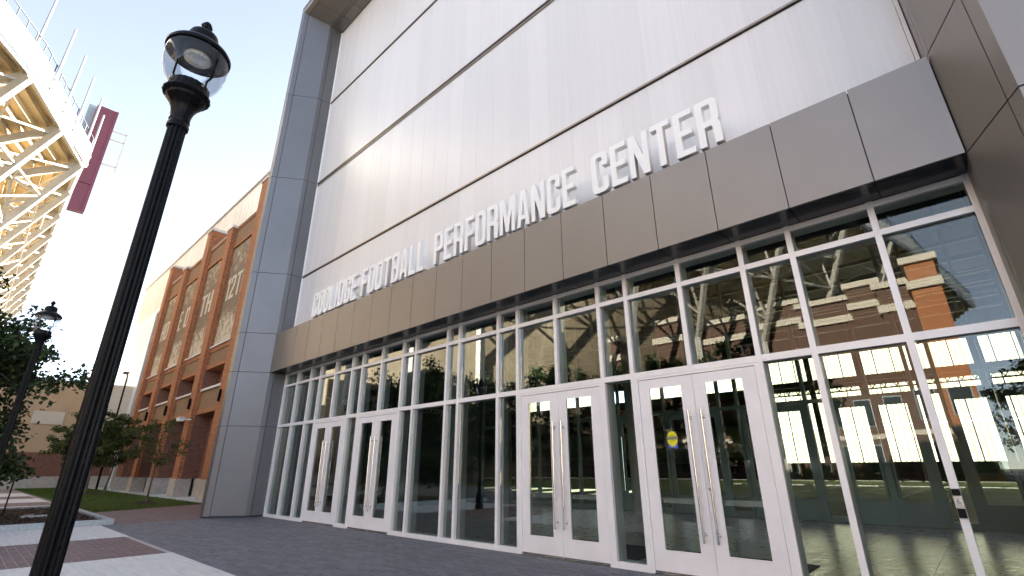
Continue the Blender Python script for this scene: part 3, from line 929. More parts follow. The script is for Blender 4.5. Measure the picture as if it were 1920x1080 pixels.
part('plinth', MB().prism([(-20.15,-1.64),(-19.87,-1.62),(-19.74,-1.46),(-19.08,-.57),(-19.03,-.40),(-19.03,.0),(-20.15,.0)], -.01, .06), M['gap'], PC)
# plain continuation to the right, beyond the frame
part('side_wall', MB().box(1.63, -.2, 0, 14.0, .2, 23.6), M['panel'], PC)

# ---------------------------------------------------------------- sign letters
tS = .30
def arc(cx, cy, r, a0, a1, n=5):
    return [(cx+r*cos(radians(a0+(a1-a0)*i/n)), cy+r*sin(radians(a0+(a1-a0)*i/n))) for i in range(n+1)]
def glyphs():
    w, t, r, ri = .40, .125, .13, .045
    G = {}
    outer = arc(w-r, 1-r, r, 0, 90)+arc(r, 1-r, r, 90, 180)+arc(r, r, r, 180, 270)+arc(w-r, r, r, 270, 360)
    hole = arc(w-t-ri, 1-t-ri, ri, 0, 90)+arc(t+ri, 1-t-ri, ri, 90, 180)+arc(t+ri, t+ri, ri, 180, 270)+arc(w-t-ri, t+ri, ri, 270, 360)
    G['O'] = (w, [outer, hole])
    ci = arc(t+ri, t+ri, ri, 270, 180)
    Cp = [(w, .64)]+arc(w-r, 1-r, r, 0, 90)+arc(r, 1-r, r, 90, 180)+arc(r, r, r, 180, 270)+arc(w-r, r, r, 270, 360)+[(w, .36), (w-t, .36)]
    Cp += arc(w-t-ri, t+ri, ri, 0, -90)+arc(t+ri, t+ri, ri, 270, 180)+arc(t+ri, 1-t-ri, ri, 180, 90)+arc(w-t-ri, 1-t-ri, ri, 90, 0)+[(w-t, .64)]
    G['C'] = (w, [Cp])
    Gp = [(w, .66)]+arc(w-r, 1-r, r, 0, 90)+arc(r, 1-r, r, 90, 180)+arc(r, r, r, 180, 270)+arc(w-r, r, r, 270, 360)+[(w, .53), (w*.52, .53), (w*.52, .41), (w-t, .41)]
    Gp += arc(w-t-ri, t+ri, ri, 0, -90)+arc(t+ri, t+ri, ri, 270, 180)+arc(t+ri, 1-t-ri, ri, 180, 90)+arc(w-t-ri, 1-t-ri, ri, 90, 0)+[(w-t, .66)]
    G['G'] = (w, [Gp])
    G['D'] = (w, [[(0,0)]+arc(w-r, r, r, 270, 360)+arc(w-r, 1-r, r, 0, 90)+[(0,1)], [(t,t)]+arc(w-t-ri, t+ri, ri, 270, 360)+arc(w-t-ri, 1-t-ri, ri, 0, 90)+[(t,1-t)]])
    G['L'] = (.35, [[(0,0),(.35,0),(.35,t),(t,t),(t,1),(0,1)]])
    G['I'] = (t, [[(0,0),(t,0),(t,1),(0,1)]])
    G['E'] = (.36, [[(0,0),(.36,0),(.36,t),(t,t),(t,.44),(.335,.44),(.335,.44+t),(t,.44+t),(t,1-t),(.36,1-t),(.36,1),(0,1)]])
    G['F'] = (.35, [[(0,0),(t,0),(t,.42),(.325,.42),(.325,.42+t),(t,.42+t),(t,1-t),(.35,1-t),(.35,1),(0,1)]])
    G['T'] = (.40, [[(.2-t/2,0),(.2+t/2,0),(.2+t/2,1-t),(.4,1-t),(.4,1),(0,1),(0,1-t),(.2-t/2,1-t)]])
    G['H'] = (.40, [[(0,0),(t,0),(t,.44),(.4-t,.44),(.4-t,0),(.4,0),(.4,1),(.4-t,1),(.4-t,.56),(t,.56),(t,1),(0,1)]])
    rb = .12
    G['B'] = (w, [[(0,0)]+arc(w-rb, rb, rb, 270, 360)+[(w,.43),(w-.04,.51),(w,.58)]+arc(w-rb, 1-rb, rb, 0, 90)+[(0,1)],
                  [(t,t)]+arc(w-t-ri, t+ri, ri, 270, 360)+arc(w-t-ri, .45-ri, ri, 0, 90)+[(t,.45)], [(t,.565)]+arc(w-t-ri, .565+ri, ri, 270, 360)+arc(w-t-ri, 1-t-ri, ri, 0, 90)+[(t,1-t)]])
    G['P'] = (w, [[(0,0),(t,0),(t,.40)]+arc(w-rb, .40+rb, rb, 270, 360)+arc(w-rb, 1-rb, rb, 0, 90)+[(0,1)], [(t,.40+t)]+arc(w-t-ri, .40+t+ri, ri, 270, 360)+arc(w-t-ri, 1-t-ri, ri, 0, 90)+[(t,1-t)]])
    G['R'] = (w+.01, [[(0,0),(t,0),(t,.40)]+arc(w-t-.01-ri, .40-ri, ri, 90, 0)+[(w-t+.005,0),(w+.01,0),(w+.005,.36)]+[(w-.012,.45),(w-.035,.475),(w-.01,.51),(w,.56)]+arc(w-rb, 1-rb, rb, 0, 90)+[(0,1)],
                  [(t,.40+t)]+arc(w-t-ri, .40+t+ri, ri, 270, 360)+arc(w-t-ri, 1-t-ri, ri, 0, 90)+[(t,1-t)]])
    G['A'] = (.42, [[(0,0),(.118,0),(.143,.19),(.277,.19),(.302,0),(.42,0),(.283,1),(.137,1)], [(.158,.305),(.262,.305),(.21,.74)]])
    G['N'] = (.42, [[(0,0),(.115,0),(.115,.58),(.285,0),(.42,0),(.42,1),(.305,1),(.305,.43),(.135,1),(0,1)]])
    G['M'] = (.54, [[(0,0),(.115,0),(.115,.62),(.222,.03),(.318,.03),(.425,.62),(.425,0),(.54,0),(.54,1),(.375,1),(.27,.42),(.165,1),(0,1)]])
    G['Y'] = (.42, [[(.1475,0),(.2725,0),(.2725,.42),(.42,1),(.29,1),(.21,.62),(.13,1),(0,1),(.1475,.42)]])
    G['1'] = (.22, [[(.09,0),(.22,0),(.22,1),(.12,1),(0,.86),(0,.74),(.09,.81)]])
    G['2'] = (w, [[(0,0),(w,0),(w,t),(.16,t),(w-.01,.55)]+arc(w-r, 1-r, r, 0, 90)+arc(r, 1-r, r, 90, 180)+[(0,.68),(t,.68)]+arc(t+ri, 1-t-ri, ri, 180, 90)+arc(w-t-ri, 1-t-ri, ri, 90, 0)+[(w-t,.62),(0,.10)]])
    G['S'] = (w, [[(w,.70)]+arc(w-r,1-r,r,0,90)+arc(r,1-r,r,90,180)+[(0,.62),(.05,.53),(w-t,.42)]+arc(w-t-ri,t+ri,ri,0,-90)+arc(t+ri,t+ri,ri,270,180)+[(t,.31),(0,.31)]+arc(r,r,r,180,270)+arc(w-r,r,r,270,360)+[(w,.42),(w-.04,.52),(t,.64)]+arc(t+ri,1-t-ri,ri,180,90)+arc(w-t-ri,1-t-ri,ri,90,0)+[(w-t,.70)]])
    return G
GL = glyphs()
def glyph_mesh(ch, sx, sz, depth, m, bev=0.0):
    cu = bpy.data.curves.new('letter', 'CURVE')
    cu.dimensions = '2D'; cu.fill_mode = 'BOTH'; cu.extrude = depth/2
    for poly in GL[ch][1]:
        sp = cu.splines.new('POLY')
        sp.points.add(len(poly)-1)
        for p, (a, b) in zip(sp.points, poly): p.co = (a*sx, b*sz, 0, 1)
        sp.use_cyclic_u = True
    tmp = bpy.data.objects.new('letter', cu)
    col.objects.link(tmp)
    bpy.context.view_layer.update()
    me = bpy.data.meshes.new_from_object(tmp.evaluated_get(bpy.context.evaluated_depsgraph_get()))
    bpy.data.objects.remove(tmp); bpy.data.curves.remove(cu)
    me.materials.clear(); me.materials.append(m)
    me.transform(Matrix.Rotation(pi/2, 4, 'X'))
    return me
def word(txt, x0, x1, y, z, hgt, depth, m, parent, name='letter', cache={}):
    sp = .075
    tot = sum(GL[c][0] for c in txt)+sp*(len(txt)-1)
    sx = (x1-x0)/tot
    x = x0
    for c in txt:
        key = (c, round(sx,4), hgt, depth, m.name)
        if key not in cache: cache[key] = glyph_mesh(c, sx, hgt, depth, m)
        inst(name, cache[key], parent, (x, y, z))
        x += (GL[c][0]+sp)*sx
sg = thing('building_sign', 'white raised letters COOLIDGE FOOTBALL PERFORMANCE CENTER standing on the metal fascia', 'sign', (-9.1,-.48,6.475))
for t_, a, b in (('COOLIDGE',-16.33,-13.36),('FOOTBALL',-13.06,-9.86),('PERFORMANCE',-9.44,-4.84),('CENTER',-4.42,-1.87)):
    word(t_, a, b, -.52, 6.56, .92, .12, M['white_letter'], sg)
part('mounting_rail', MB().box(-16.4,-.44,6.474,-1.85,-.40,6.558), M['gap'], sg)

# ---------------------------------------------------------------- interior: lobby, partition, practice hall
lob = struct('lobby_floor', MB().box(-19.0, .31, -.10, 6.0, 10.55, -.006), M['grey_in'])
for i in range(21):
    for j in range(7):
        part('floor_tile', MB().box(-18.98+i*1.2+.002, .32+j*1.46+.002, -.005, -18.98+(i+1)*1.2-.002, .32+(j+1)*1.46-.002, .006), M['lobby'], lob)
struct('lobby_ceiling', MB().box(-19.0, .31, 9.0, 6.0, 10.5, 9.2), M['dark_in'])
struct('lobby_side_wall', MB().box(-19.3, .1, 0, -19.02, 10.5, 9.0), M['grey_in'])
struct('lobby_end_wall', MB().box(6.0, .1, 0, 6.3, 10.5, 9.0), M['grey_in'])
solo('door_mat', MB().box(-4.7,.5,.007,-2.4,2.3,.02), M['rubber'], 'dark red-brown mat on the lobby floor behind the nearest doors', 'door mat', (-3.5,1.4,.007))
solo('door_mat', MB().box(-7.4,.5,.007,-4.9,2.3,.02), M['rubber'], 'dark red-brown mat on the lobby floor behind the second nearest doors', 'door mat', (-6.1,1.4,.007))
IP = thing('glass_partition', 'dark framed glass partition with tall doors at the back of the lobby', 'partition', (-6.0,10.6,0))
IY = 10.6
doors_x = [(-3.2,-1.05),(-.45,1.70),(-6.0,-3.85),(-8.8,-6.65),(-11.9,-9.75),(2.3,4.45)]
ivs = sorted({x for d in doors_x for x in d} | {-19.0,-17.8,-16.5,-15.2,-13.9,-12.9,6.0})
def is_door(a, b): return any(abs(a-d[0]) < .01 and abs(b-d[1]) < .01 for d in doors_x)
for x in ivs: part('mullion', MB().box(x-.05, IY-.12, 0, x+.05, IY+.05, 9.0), M['alu_in'], IP)
for d in doors_x: part('mullion', MB().box((d[0]+d[1])/2-.04, IY-.12, 3.62, (d[0]+d[1])/2+.04, IY+.05, 9.0), M['alu_in'], IP)
for a, b in zip(ivs, ivs[1:]):
    for z, h in ((3.55,.12),(6.6,.12)):
        part('transom', MB().box(a+.051, IY-.11, z-h/2, b-.051, IY+.04, z+h/2), M['alu_in'], IP)
    part('glass_pane', MB().box(a+.051, IY-.03, 3.62, b-.051, IY-.024, 6.53), M['glass_in'], IP)
    part('glass_pane', MB().box(a+.051, IY-.03, 6.67, b-.051, IY-.024, 9.0), M['glass_in'], IP)
    if is_door(a, b):
        m = (a+b)/2
        for x0, x1, hx in ((a+.052, m-.004, m-.10), (m+.004, b-.052, m+.10)):
            f = MB()
            f.box(x0, IY-.06, .01, x0+.17, IY+.0, 3.48).box(x1-.17, IY-.06, .01, x1, IY, 3.48)
            f.box(x0+.17, IY-.059, .01, x1-.17, IY-.001, .62).box(x0+.17, IY-.059, 3.28, x1-.17, IY-.001, 3.48)
            dd = part('door', f, M['alu_in'], IP)
            part('glass_pane', MB().box(x0+.171, IY-.033, .62, x1-.171, IY-.027, 3.28), M['glass_in'], dd)
            part('pull_handle', MB().tube((hx, IY-.13, .7), (hx, IY-.13, 2.75), .018, n=8).tube((hx,IY-.13,.85),(hx,IY-.05,.85),.012,n=6).tube((hx,IY-.13,2.6),(hx,IY-.05,2.6),.012,n=6), M['steel'], dd, True)
    else:
        part('sill', MB().box(a+.051, IY-.11, 0, b-.051, IY+.04, .16), M['alu_in'], IP)
        part('glass_pane', MB().box(a+.051, IY-.03, .16, b-.051, IY-.024, 3.48), M['glass_in'], IP)
for (x, y, lb) in ((-9.55, 9.5, 'round grey column inside the lobby, seen through the second nearest doors'), (-16.2, 9.3, 'round grey column deep in the lobby behind the far doors')):
    solo('round_column', MB().lathe([(.30,0),(.30,9.0)], (x,y,0), 28), M['pale_in'], lb, 'column', (x,y,0), smooth=True)
# lobby name lettering on the left end wall
lns = thing('lobby_name_sign', 'pale lobby name lettering on the left inner wall above the far doors', 'sign', (-19.0,4.5,4.2))
for txt, y in (('Robert',2.1),('&',3.15),('Joseph M',4.85),('Lobby',7.15)):
    font_text('lettering', txt, -18.985, y, 4.2, .56, M['frosted'], lns, .01, rotz=pi/2)
# practice hall
struct('field_turf', MB().box(-72, 10.75, -.2, 13.8, 75, -.012), M['turf'])
lm = MB()
for i in range(14): lm.box(-70+i*6, 16, -.010, -69.85+i*6, 74, -.006)
for y in (14.5, 24, 33, 42, 51, 60): lm.box(-71, y, -.005, 13.5, y+.15, -.001)
struct('field_lines', lm, M['line'])
struct('pale_apron', MB().box(-72, 12.0, -.011, 13.8, 13.2, -.004), mat('apron_rubber', (0.33,0.31,0.25), .7))
PH = thing('practice_hall', 'indoor practice hall with sunlit translucent end wall, seen through the glass', 'building', (-28,75,0))
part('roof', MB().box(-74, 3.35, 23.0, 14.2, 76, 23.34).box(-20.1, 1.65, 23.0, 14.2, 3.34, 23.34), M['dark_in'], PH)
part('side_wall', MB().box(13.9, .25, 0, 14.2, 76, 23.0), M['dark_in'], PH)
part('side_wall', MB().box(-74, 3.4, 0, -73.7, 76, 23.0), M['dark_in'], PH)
part('end_wall', MB().box(-73.6, 75.0, 0, -24.0, 75.4, 13.4), M['grey_in'], PH)
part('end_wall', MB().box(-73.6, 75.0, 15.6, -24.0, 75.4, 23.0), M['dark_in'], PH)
part('pale_band', MB().box(-73.5, 74.9, 3.2, -24.05, 74.98, 7.6), M['pale_in'], PH)
part('maroon_band', MB().box(-73.5, 74.9, 8.0, -24.05, 74.98, 12.2), M['maroon'], PH)
part('wall_pad', MB().box(-24.0, 74.7, 0, 13.8, 74.98, 2.3), M['pad'], PH)
part('wall_pad', MB().box(-73.5, 74.7, 0, -24.05, 74.98, 2.3), M['dark_in'], PH)
part('end_beam', MB().box(-24.0, 74.6, 12.3, 13.8, 75.2, 13.7), M['steel_in'], PH)
part('end_beam', MB().box(-24.0, 74.6, 18.6, 13.8, 75.2, 23.0), M['dark_in'], PH)
tr = MB()
for k in range(30): tr.bar((-24+k*1.28, 72.6, 11.6), (-23.36+k*1.28, 72.6, 12.6), .12, .12).bar((-23.36+k*1.28, 72.6, 12.6), (-22.72+k*1.28, 72.6, 11.6), .12, .12)
tr.box(-24, 72.5, 12.6, 13.8, 72.7, 12.85).box(-24, 72.5, 11.4, 13.8, 72.7, 11.6)
part('catwalk_truss', tr, M['steel_in'], PH)
for k in range(19):
    x = -24+k*2.0
    part('sunlit_panel', MB().box(x+.06, 75.05, 2.3, x+1.94, 75.08, 6.9), M['poly_back'], PH)
    part('sunlit_panel', MB().box(x+.06, 75.05, 7.02, x+1.94, 75.08, 12.3), M['poly_back'], PH)
    part('sunlit_panel', MB().box(x+.06, 75.05, 13.7, x+1.94, 75.08, 18.6), M['poly_back'], PH)
    part('panel_mullion', MB().box(x-.06, 74.98, 2.3, x+.06, 75.15, 18.6), M['steel_in'], PH)
for k in range(10): part('sunlit_panel', MB().box(-72+k*4.9, 75.1, 13.42, -72+k*4.9+2.6, 75.13, 15.58), M['poly_back'], PH)
for k in range(7):
    part('hall_column', MB().box(-22.5+k*6.1, 74.0, 0, -21.8+k*6.1, 74.5, 23.0), M['steel_in'], PH)
for k in range(12):
    part('roof_truss', MB().box(-73, 14+k*5.1, 21.2, 13.6, 14.3+k*5.1, 21.5).box(-73, 14+k*5.1, 19.4, 13.6, 14.3+k*5.1, 19.65), M['steel_in'], PH)
word('SYSTEM', -66, -47, 74.85, 8.7, 2.6, .05, M['frosted'], PH, 'wall_letter')
word('TT', -42, -33, 74.85, 8.7, 2.6, .05, M['frosted'], PH, 'wall_letter')
solo('equipment_cart', MB().box(-8.2,70,.1,-5.6,71.2,2.3).box(-8.0,69.9,.0,-7.7,70.1,.5).box(-6.1,69.9,.0,-5.8,70.1,.5), M['maroon'], 'maroon covered equipment cart on the field by the sunlit end wall', 'cart', (-6.9,70.5,0))

# ---------------------------------------------------------------- brick wing on the left
BW = thing('brick_wing', 'brick building wing with tall piers, banner bays and dark openings left of the metal frame', 'building', (-45,2,0))
P0, PITCHX, PWID, PY = -32.86, 5.753, 1.12, 1.8
for k in range(5):
    x0 = P0-k*PITCHX; x1 = x0+PWID
    tall = k % 2 == 0
    zt = 20.55 if tall else 18.75
    yb = 2.98 if tall else 2.6
    pr = part('pier', MB().box(x0, PY, 1.05, x1, yb, zt), M['brick'], BW)
    part('concrete_base', MB().box(x0-.10, PY-.07, -.02, x1+.12, yb, 1.049), M['base_conc'], pr)
    part('coping', MB().box(x0-.06, PY-.06, zt+.001, x1+.06, yb+.05, zt+.22), M['coping'], pr)
    part('brick_strip', MB().box(x1+.001, PY+.17, 1.05, x1+.14, PY+.5, zt-1.6), M['brick'], pr)
YW = 2.12      # general wall plane between piers
for k in range(5):
    x0, x1 = (P0-k*PITCHX)-PITCHX+PWID+.14, P0-k*PITCHX
    if k == 4: break
    # recess walls
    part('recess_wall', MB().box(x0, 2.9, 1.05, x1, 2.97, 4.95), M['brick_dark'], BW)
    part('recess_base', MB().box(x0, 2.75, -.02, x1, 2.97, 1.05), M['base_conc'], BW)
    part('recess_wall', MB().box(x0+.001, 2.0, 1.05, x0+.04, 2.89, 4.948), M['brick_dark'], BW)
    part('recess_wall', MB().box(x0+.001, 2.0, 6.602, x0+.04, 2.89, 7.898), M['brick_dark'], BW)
    part('lintel', MB().box(x0, YW-.06, 4.95, x1, 2.89, 5.20), M['brick'], BW)
    part('tan_spandrel', MB().box(x0, YW, 5.202, x1, 2.89, 6.45), M['brick_tan'], BW)
    part('opening_sill', MB().box(x0, YW-.12, 6.452, x1, 2.89, 6.60), M['coping'], BW)
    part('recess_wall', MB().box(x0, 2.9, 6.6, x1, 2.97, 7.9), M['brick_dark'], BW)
    part('lintel', MB().box(x0, YW-.06, 7.9, x1, 2.89, 8.15), M['brick'], BW)
    part('tan_spandrel', MB().box(x0, YW, 8.152, x1, 2.89, 9.05), M['brick_tan'], BW)
    part('brick_course', MB().box(x0, YW-.05, 9.052, x1, 2.89, 9.36), M['brick'], BW)
    part('banner_sill', MB().box(x0, YW-.14, 9.362, x1, 2.89, 9.48), M['coping'], BW)
    part('wall_backing', MB().box(x0, YW+.12, 9.481, x1, 2.89, 17.0), M['gap'], BW)
    part('lintel', MB().box(x0, YW-.05, 17.0, x1, 2.89, 17.28), M['brick'], BW)
    part('tan_spandrel', MB().box(x0, YW, 17.282, x1, 2.89, 18.52), M['brick_tan'], BW)
    part('brick_course', MB().box(x0, YW-.05, 18.522, x1, 2.89, 18.72), M['brick'], BW)
    part('coping', MB().box(x0, YW-.1, 18.722, x1, 2.95, 18.80), M['coping'], BW)
# brick behind the pylon
part('return_wall', MB().box(-31.735, 1.85, 0, -20.25, 2.98, 20.5), M['brick'], BW)
btxt = ['12TH', 'THE', 'E OF', 'HOM']
bdesc = ['12TH', 'THE', 'E OF', 'HOM']
for k in range(4):
    x0, x1 = (P0-k*PITCHX)-PITCHX+PWID+.20, P0-k*PITCHX-.04
    bn = thing('banner', 'tan screen banner printed with pale crowd and letters %s between piers' % bdesc[k], 'banner', ((x0+x1)/2, YW, 9.5), 'screen banners between the brick piers')
    part('banner_sheet', MB().box(x0, YW+.04, 9.55, x1, YW+.07, 16.95), M['banner'], bn)
    part('bottom_tube', MB().tube((x0, YW+.03, 9.53), (x1, YW+.03, 9.53), .04, n=8), M['gap'], bn)
    xs = x0+.15
    wd = (x1-x0-.3)
    for wi, wpart in enumerate(btxt[k].split(' ')):
        parts_ = btxt[k].split(' ')
        if len(parts_) == 1: word(wpart, xs+.1, xs+wd-.1, YW+.03, 12.75, 1.75, .012, M['banner_text'], bn, 'banner_letter')
        elif wi == 0: word(wpart, xs+.0, xs+.8, YW+.03, 12.75, 1.75, .012, M['banner_text'], bn, 'banner_letter')
        else: word(wpart, xs+1.7, xs+wd, YW+.03, 12.75, 1.75, .012, M['banner_text'], bn, 'banner_letter')
# translucent clerestory behind the brick, running left to the end of the hall
CW = thing('clerestory_wall', 'white translucent upper wall and end bay rising behind the brick piers', 'wall', (-48,4.7,0))
nP = 60
x_left, x_right = -74.6, -20.3
pw2 = (x_right-x_left)/nP
meA = MB().box(-pw2/2+.012, 0, 18.6, pw2/2-.012, .04, 23.35).mesh('polycarbonate_panel', M['poly2'])
meB = MB().box(-pw2/2+.012, 0, 0, pw2/2-.012, .04, 18.57).mesh('polycarbonate_panel', M['poly'])
for i in range(nP):
    x = x_left+(i+.5)*pw2
    inst('polycarbonate_panel', meA, CW, (x, 3.0, 0))
    if x < -57.0: inst('polycarbonate_panel', meB, CW, (x, 3.0, 0))
part('roof_edge', MB().box(x_left, 2.9, 23.36, x_right, 3.3, 23.55), M['coping'], CW)
part('wall_backing', MB().box(x_left, 3.06, 0, x_right, 3.2, 23.35), M['pale_in'], CW)
part('end_frame', MB().box(-63.3, 2.86, 0, -63.0, 2.995, 17.9), M['greyblue'], CW)
part('end_frame', MB().box(-63.0, 2.86, 17.65, -57.4, 2.995, 17.9), M['greyblue'], CW)
for k in range(5):
    x = P0-k*PITCHX+.45
    wl = thing('wall_light', ['small black wall light on the brick pier beside the metal frame','small black wall light on the second brick pier from the metal frame','small black wall light on the middle brick pier','small black wall light on the fourth brick pier from the metal frame','small black wall light on the farthest brick pier'][k], 'wall light', (x, PY, 5.7), 'black wall lights on the brick piers')
    part('housing', MB().box(x-.10, PY-.16, 5.35, x+.10, PY-.03, 6.05), M['black'], wl)
    part('bracket', MB().box(x-.05, PY-.03, 5.6, x+.05, PY+.001, 5.8), M['black'], wl)
sc_ = thing('security_camera', 'white security camera on a short arm on the second brick pier', 'camera', (-37.4,1.8,4.6))
part('arm', MB().tube((-37.2,1.79,4.62), (-37.35,1.35,4.62), .05, n=8), M['white'], sc_, True)
part('housing', MB().box(-38.0,1.15,4.50,-37.2,1.42,4.72), M['white'], sc_)
part('shield', MB().box(-38.1,1.10,4.721,-37.15,1.47,4.75), M['white'], sc_)
pl_ = thing('area_light', 'thin dark gooseneck light pole beside the farthest brick pier', 'street lamp', (-57.6,1.0,0))
part('pole', MB().tube((-57.6,1.0,0), (-57.6,1.0,9.6), .09, .07, n=10), M['black'], pl_, True)
gm = MB()
pts = [(-57.6-1.0*(1-cos(a)), 1.0, 9.6+.8*sin(a)) for a in [i*pi/16 for i in range(9)]]
for a, b in zip(pts, pts[1:]): gm.tube(a, b, .06, n=8)
part('gooseneck', gm, M['black'], pl_, True)
part('head', MB().box(-59.4,.8,10.32,-58.5,1.2,10.44), M['black'], pl_)

# ---------------------------------------------------------------- beige building with brick base at the end of the lawn
BB = thing('beige_building', 'long beige building with dark red brick base at the end of the lawn', 'building', (-70,-12,0))
part('base_wall', MB().box(-66.0,-40,-.02,-65.9,4.3,1.05), M['base_conc'], BB)
part('brick_wall', MB().box(-66.15,-40,1.05,-65.98,4.3,3.2), M['brick_dark'], BB)
part('soldier_course', MB().box(-66.14,-40,1.051,-65.95,4.3,1.36), M['brick_dark'], BB)
part('upper_wall', MB().box(-66.6,-40,3.2,-66.1,4.3,9.9), M['beige'], BB)
part('parapet', MB().box(-66.65,-40,9.901,-66.02,4.3,10.1), M['beige_light'], BB)
wf = part('window', MB().box(-66.09,-4.1,5.8,-66.0,-1.8,7.0), M['beige_light'], BB)
part('side_wing', MB().box(-67.5,1.1,3.25,-65.7,3.3,9.85), M['beige_light'], BB)
part('roof', MB().box(-95,-40,9.5,-66.61,2.5,9.7), M['beige_light'], BB)

# ---------------------------------------------------------------- unseen hall added at the right to darken the left frame
RH = thing('forecourt_hall', 'low beige hall across the forecourt to the right of the entrance', 'building', (43,-55,0))
part('wall', MB().box(22,-76,0,64,-34,13), M['beige'] , RH)
part('cornice', MB().box(21.7,-76.3,13.001,64.3,-33.7,13.8), M['beige_light'], RH)
for q in range(10):
    for z in (1.2, 7.2):
        part('window', MB().box(21.94,-74+q*4.0,z,22.0,-71.8+q*4.0,z+3.2), M['pane_dark'], RH)
        part('window', MB().box(23.5+q*4.0,-34.0,z,25.8+q*4.0,-33.94,z+3.2), M['pane_dark'], RH)

# ---------------------------------------------------------------- stadium
ST = thing('stadium', 'cream steel stadium upper deck with white fascia and exposed raking trusses', 'stadium', (-60,-30,0))
rim = [(-178,-6.6),(-168,-6.6),(-158,-6.6),(-148,-6.6),(-138.5,-6.6),(-129,-6.6),(-119.5,-6.6),(-110,-6.6),(-100.3,-6.6),(-90.2,-6.6),(-80.1,-6.5),(-72.4,-9.4),(-63.6,-12.8),(-55.5,-17.5),(-47.5,-24),(-40.5,-32),(-34,-42),(-27,-50),(-20,-59),(-13,-70),(-7,-82),(-2.5,-97),(0,-108),(2,-124),(5,-142),(8,-162)]
ZR, ZF = 41.0, 43.5
nr = len(rim)
def normal_in(i):
    a = Vector(rim[max(0,i-1)]); b = Vector(rim[min(nr-1,i+1)])
    d = (b-a).normalized()
    return Vector((d.y, -d.x)) if True else None
nin = [normal_in(i) for i in range(nr)]
for k in range(nr):
    if nin[k].dot(Vector((-60,-80))-Vector(rim[k])) < 0: nin[k] = -nin[k]
def off(i, s): 
    p = Vector(rim[i])+nin[i]*s
    return (p.x, p.y)
SL = .70
for i in range(nr-1):
    a, b = rim[i], rim[i+1]
    ai, bi = off(i,.25), off(i+1,.25)
    fm = MB()
    vs = [(*a,ZR-.2),(*b,ZR-.2),(*bi,ZR-.2),(*ai,ZR-.2),(*a,ZF),(*b,ZF),(*bi,ZF),(*ai,ZF)]
    fm.add(vs, [(0,3,2,1),(4,5,6,7),(0,1,5,4),(1,2,6,5),(2,3,7,6),(3,0,4,7)])
    part('fascia_panel', fm, M['fascia_white'], ST)
    # edge beam under the fascia
    c0, c1 = off(i,.55), off(i+1,.55)
    part('edge_beam', MB().bar((*c0,ZR-.45), (*c1,ZR-.45), .35, .4), M['cream'], ST)
    # railing
    rl = MB()
    a2, b2 = off(i,.12), off(i+1,.12)
    rl.tube((*a2,ZF+1.25), (*b2,ZF+1.25), .06, n=5).tube((*a2,ZF+.12), (*b2,ZF+.12), .03, n=5)
    L = (Vector(b2)-Vector(a2)).length
    n_ = max(4, int(L/1.5))
    for q in range(n_): 
        p = Vector(a2).lerp(Vector(b2), q/n_); rl.tube((p.x,p.y,ZF), (p.x,p.y,ZF+1.25), .06, n=5)
    part('railing', rl, M['railing'], ST)
# stepped seating rows (underside), each row one piece following the rim
tread, riser = 1.0, .70
for j in range(16):
    rmb = MB()
    s0, s1 = .6+j*tread, .6+(j+1)*tread
    z0 = ZR-.05-j*riser
    for i in range(nr-1):
        a0, b0, a1, b1 = off(i,s0), off(i+1,s0), off(i,s1), off(i+1,s1)
        rmb.add([(*a0,z0),(*b0,z0),(*b1,z0),(*a1,z0)], [(0,1,2,3)])
        rmb.add([(*a1,z0),(*b1,z0),(*b1,z0-riser),(*a1,z0-riser)], [(0,1,2,3)])
    part('seating_row', rmb, M['cream_soffit'], ST)
# raking frames
for i in range(1, nr-1):
    tip = (*off(i,.5), ZR-.75)
    gi = (*off(i,16.0), ZR-.75-15.5*SL)
    gd = part('girder', MB().bar(tip, gi, .45, .9), M['cream'], ST)
    sA = (*off(i,9.5), 20.5)
    part('strut', MB().bar((*off(i,.45), ZR-1.0), sA, .65, .75), M['cream'], ST)
    part('column', MB().bar((*off(i,9.5), 0), (*off(i,9.5), 20.4), .9, .9), M['cream'], ST)
    wb = MB()
    def gpt(s): return (*off(i,s), ZR-1.1-(s-.5)*SL)
    def spt(s): return (*off(i,s), ZR-1.0-(s-.45)*(ZR-21.5)/9.05)
    wb.bar(spt(3.0), gpt(6.0), .28, .28).bar(spt(5.2), gpt(6.0), .28, .28).bar(spt(5.2), gpt(10.5), .28, .28).bar(spt(8.0), gpt(10.5), .28, .28).bar(spt(8.0), gpt(15.0), .3, .3)
    part('web_brace', wb, M['cream'], ST)
    if i < nr-2:
        def g2(k, s): return (*off(k,s), ZR-1.2-(s-.5)*SL)
        def s2(k, s): return (*off(k,s), ZR-1.0-(s-.45)*(ZR-21.5)/9.05)
        lb = MB()
        for s in (3.0, 5.2): lb.bar(s2(i,s), s2(i+1,s), .22, .22)
        lb.bar(g2(i,1.0), g2(i+1,6.0), .24, .24).bar(g2(i,6.0), g2(i+1,1.0), .24, .24)
        lb.bar(g2(i,6.0), g2(i+1,6.0), .3, .3)
        lb.bar(s2(i,5.2), g2(i+1,6.0), .2, .2).bar(s2(i,3.0), s2(i+1,5.2), .2, .2).bar(g2(i,10.5), g2(i+1,10.5), .3, .3)
        part('cross_brace', lb, M['cream'], ST)
# conduits under the far part
cdm = MB()
for dz in (0,.35,.7):
    a = off(8,2.0); b = off(9,2.0); c = off(9,7.0)
    cdm.tube((*a,ZR-3.2-dz), (*b,ZR-3.2-dz), .1, n=6).tube((*b,ZR-3.2-dz), (*c,ZR-6.8-dz), .1, n=6)
part('conduit', cdm, M['cream'], ST)
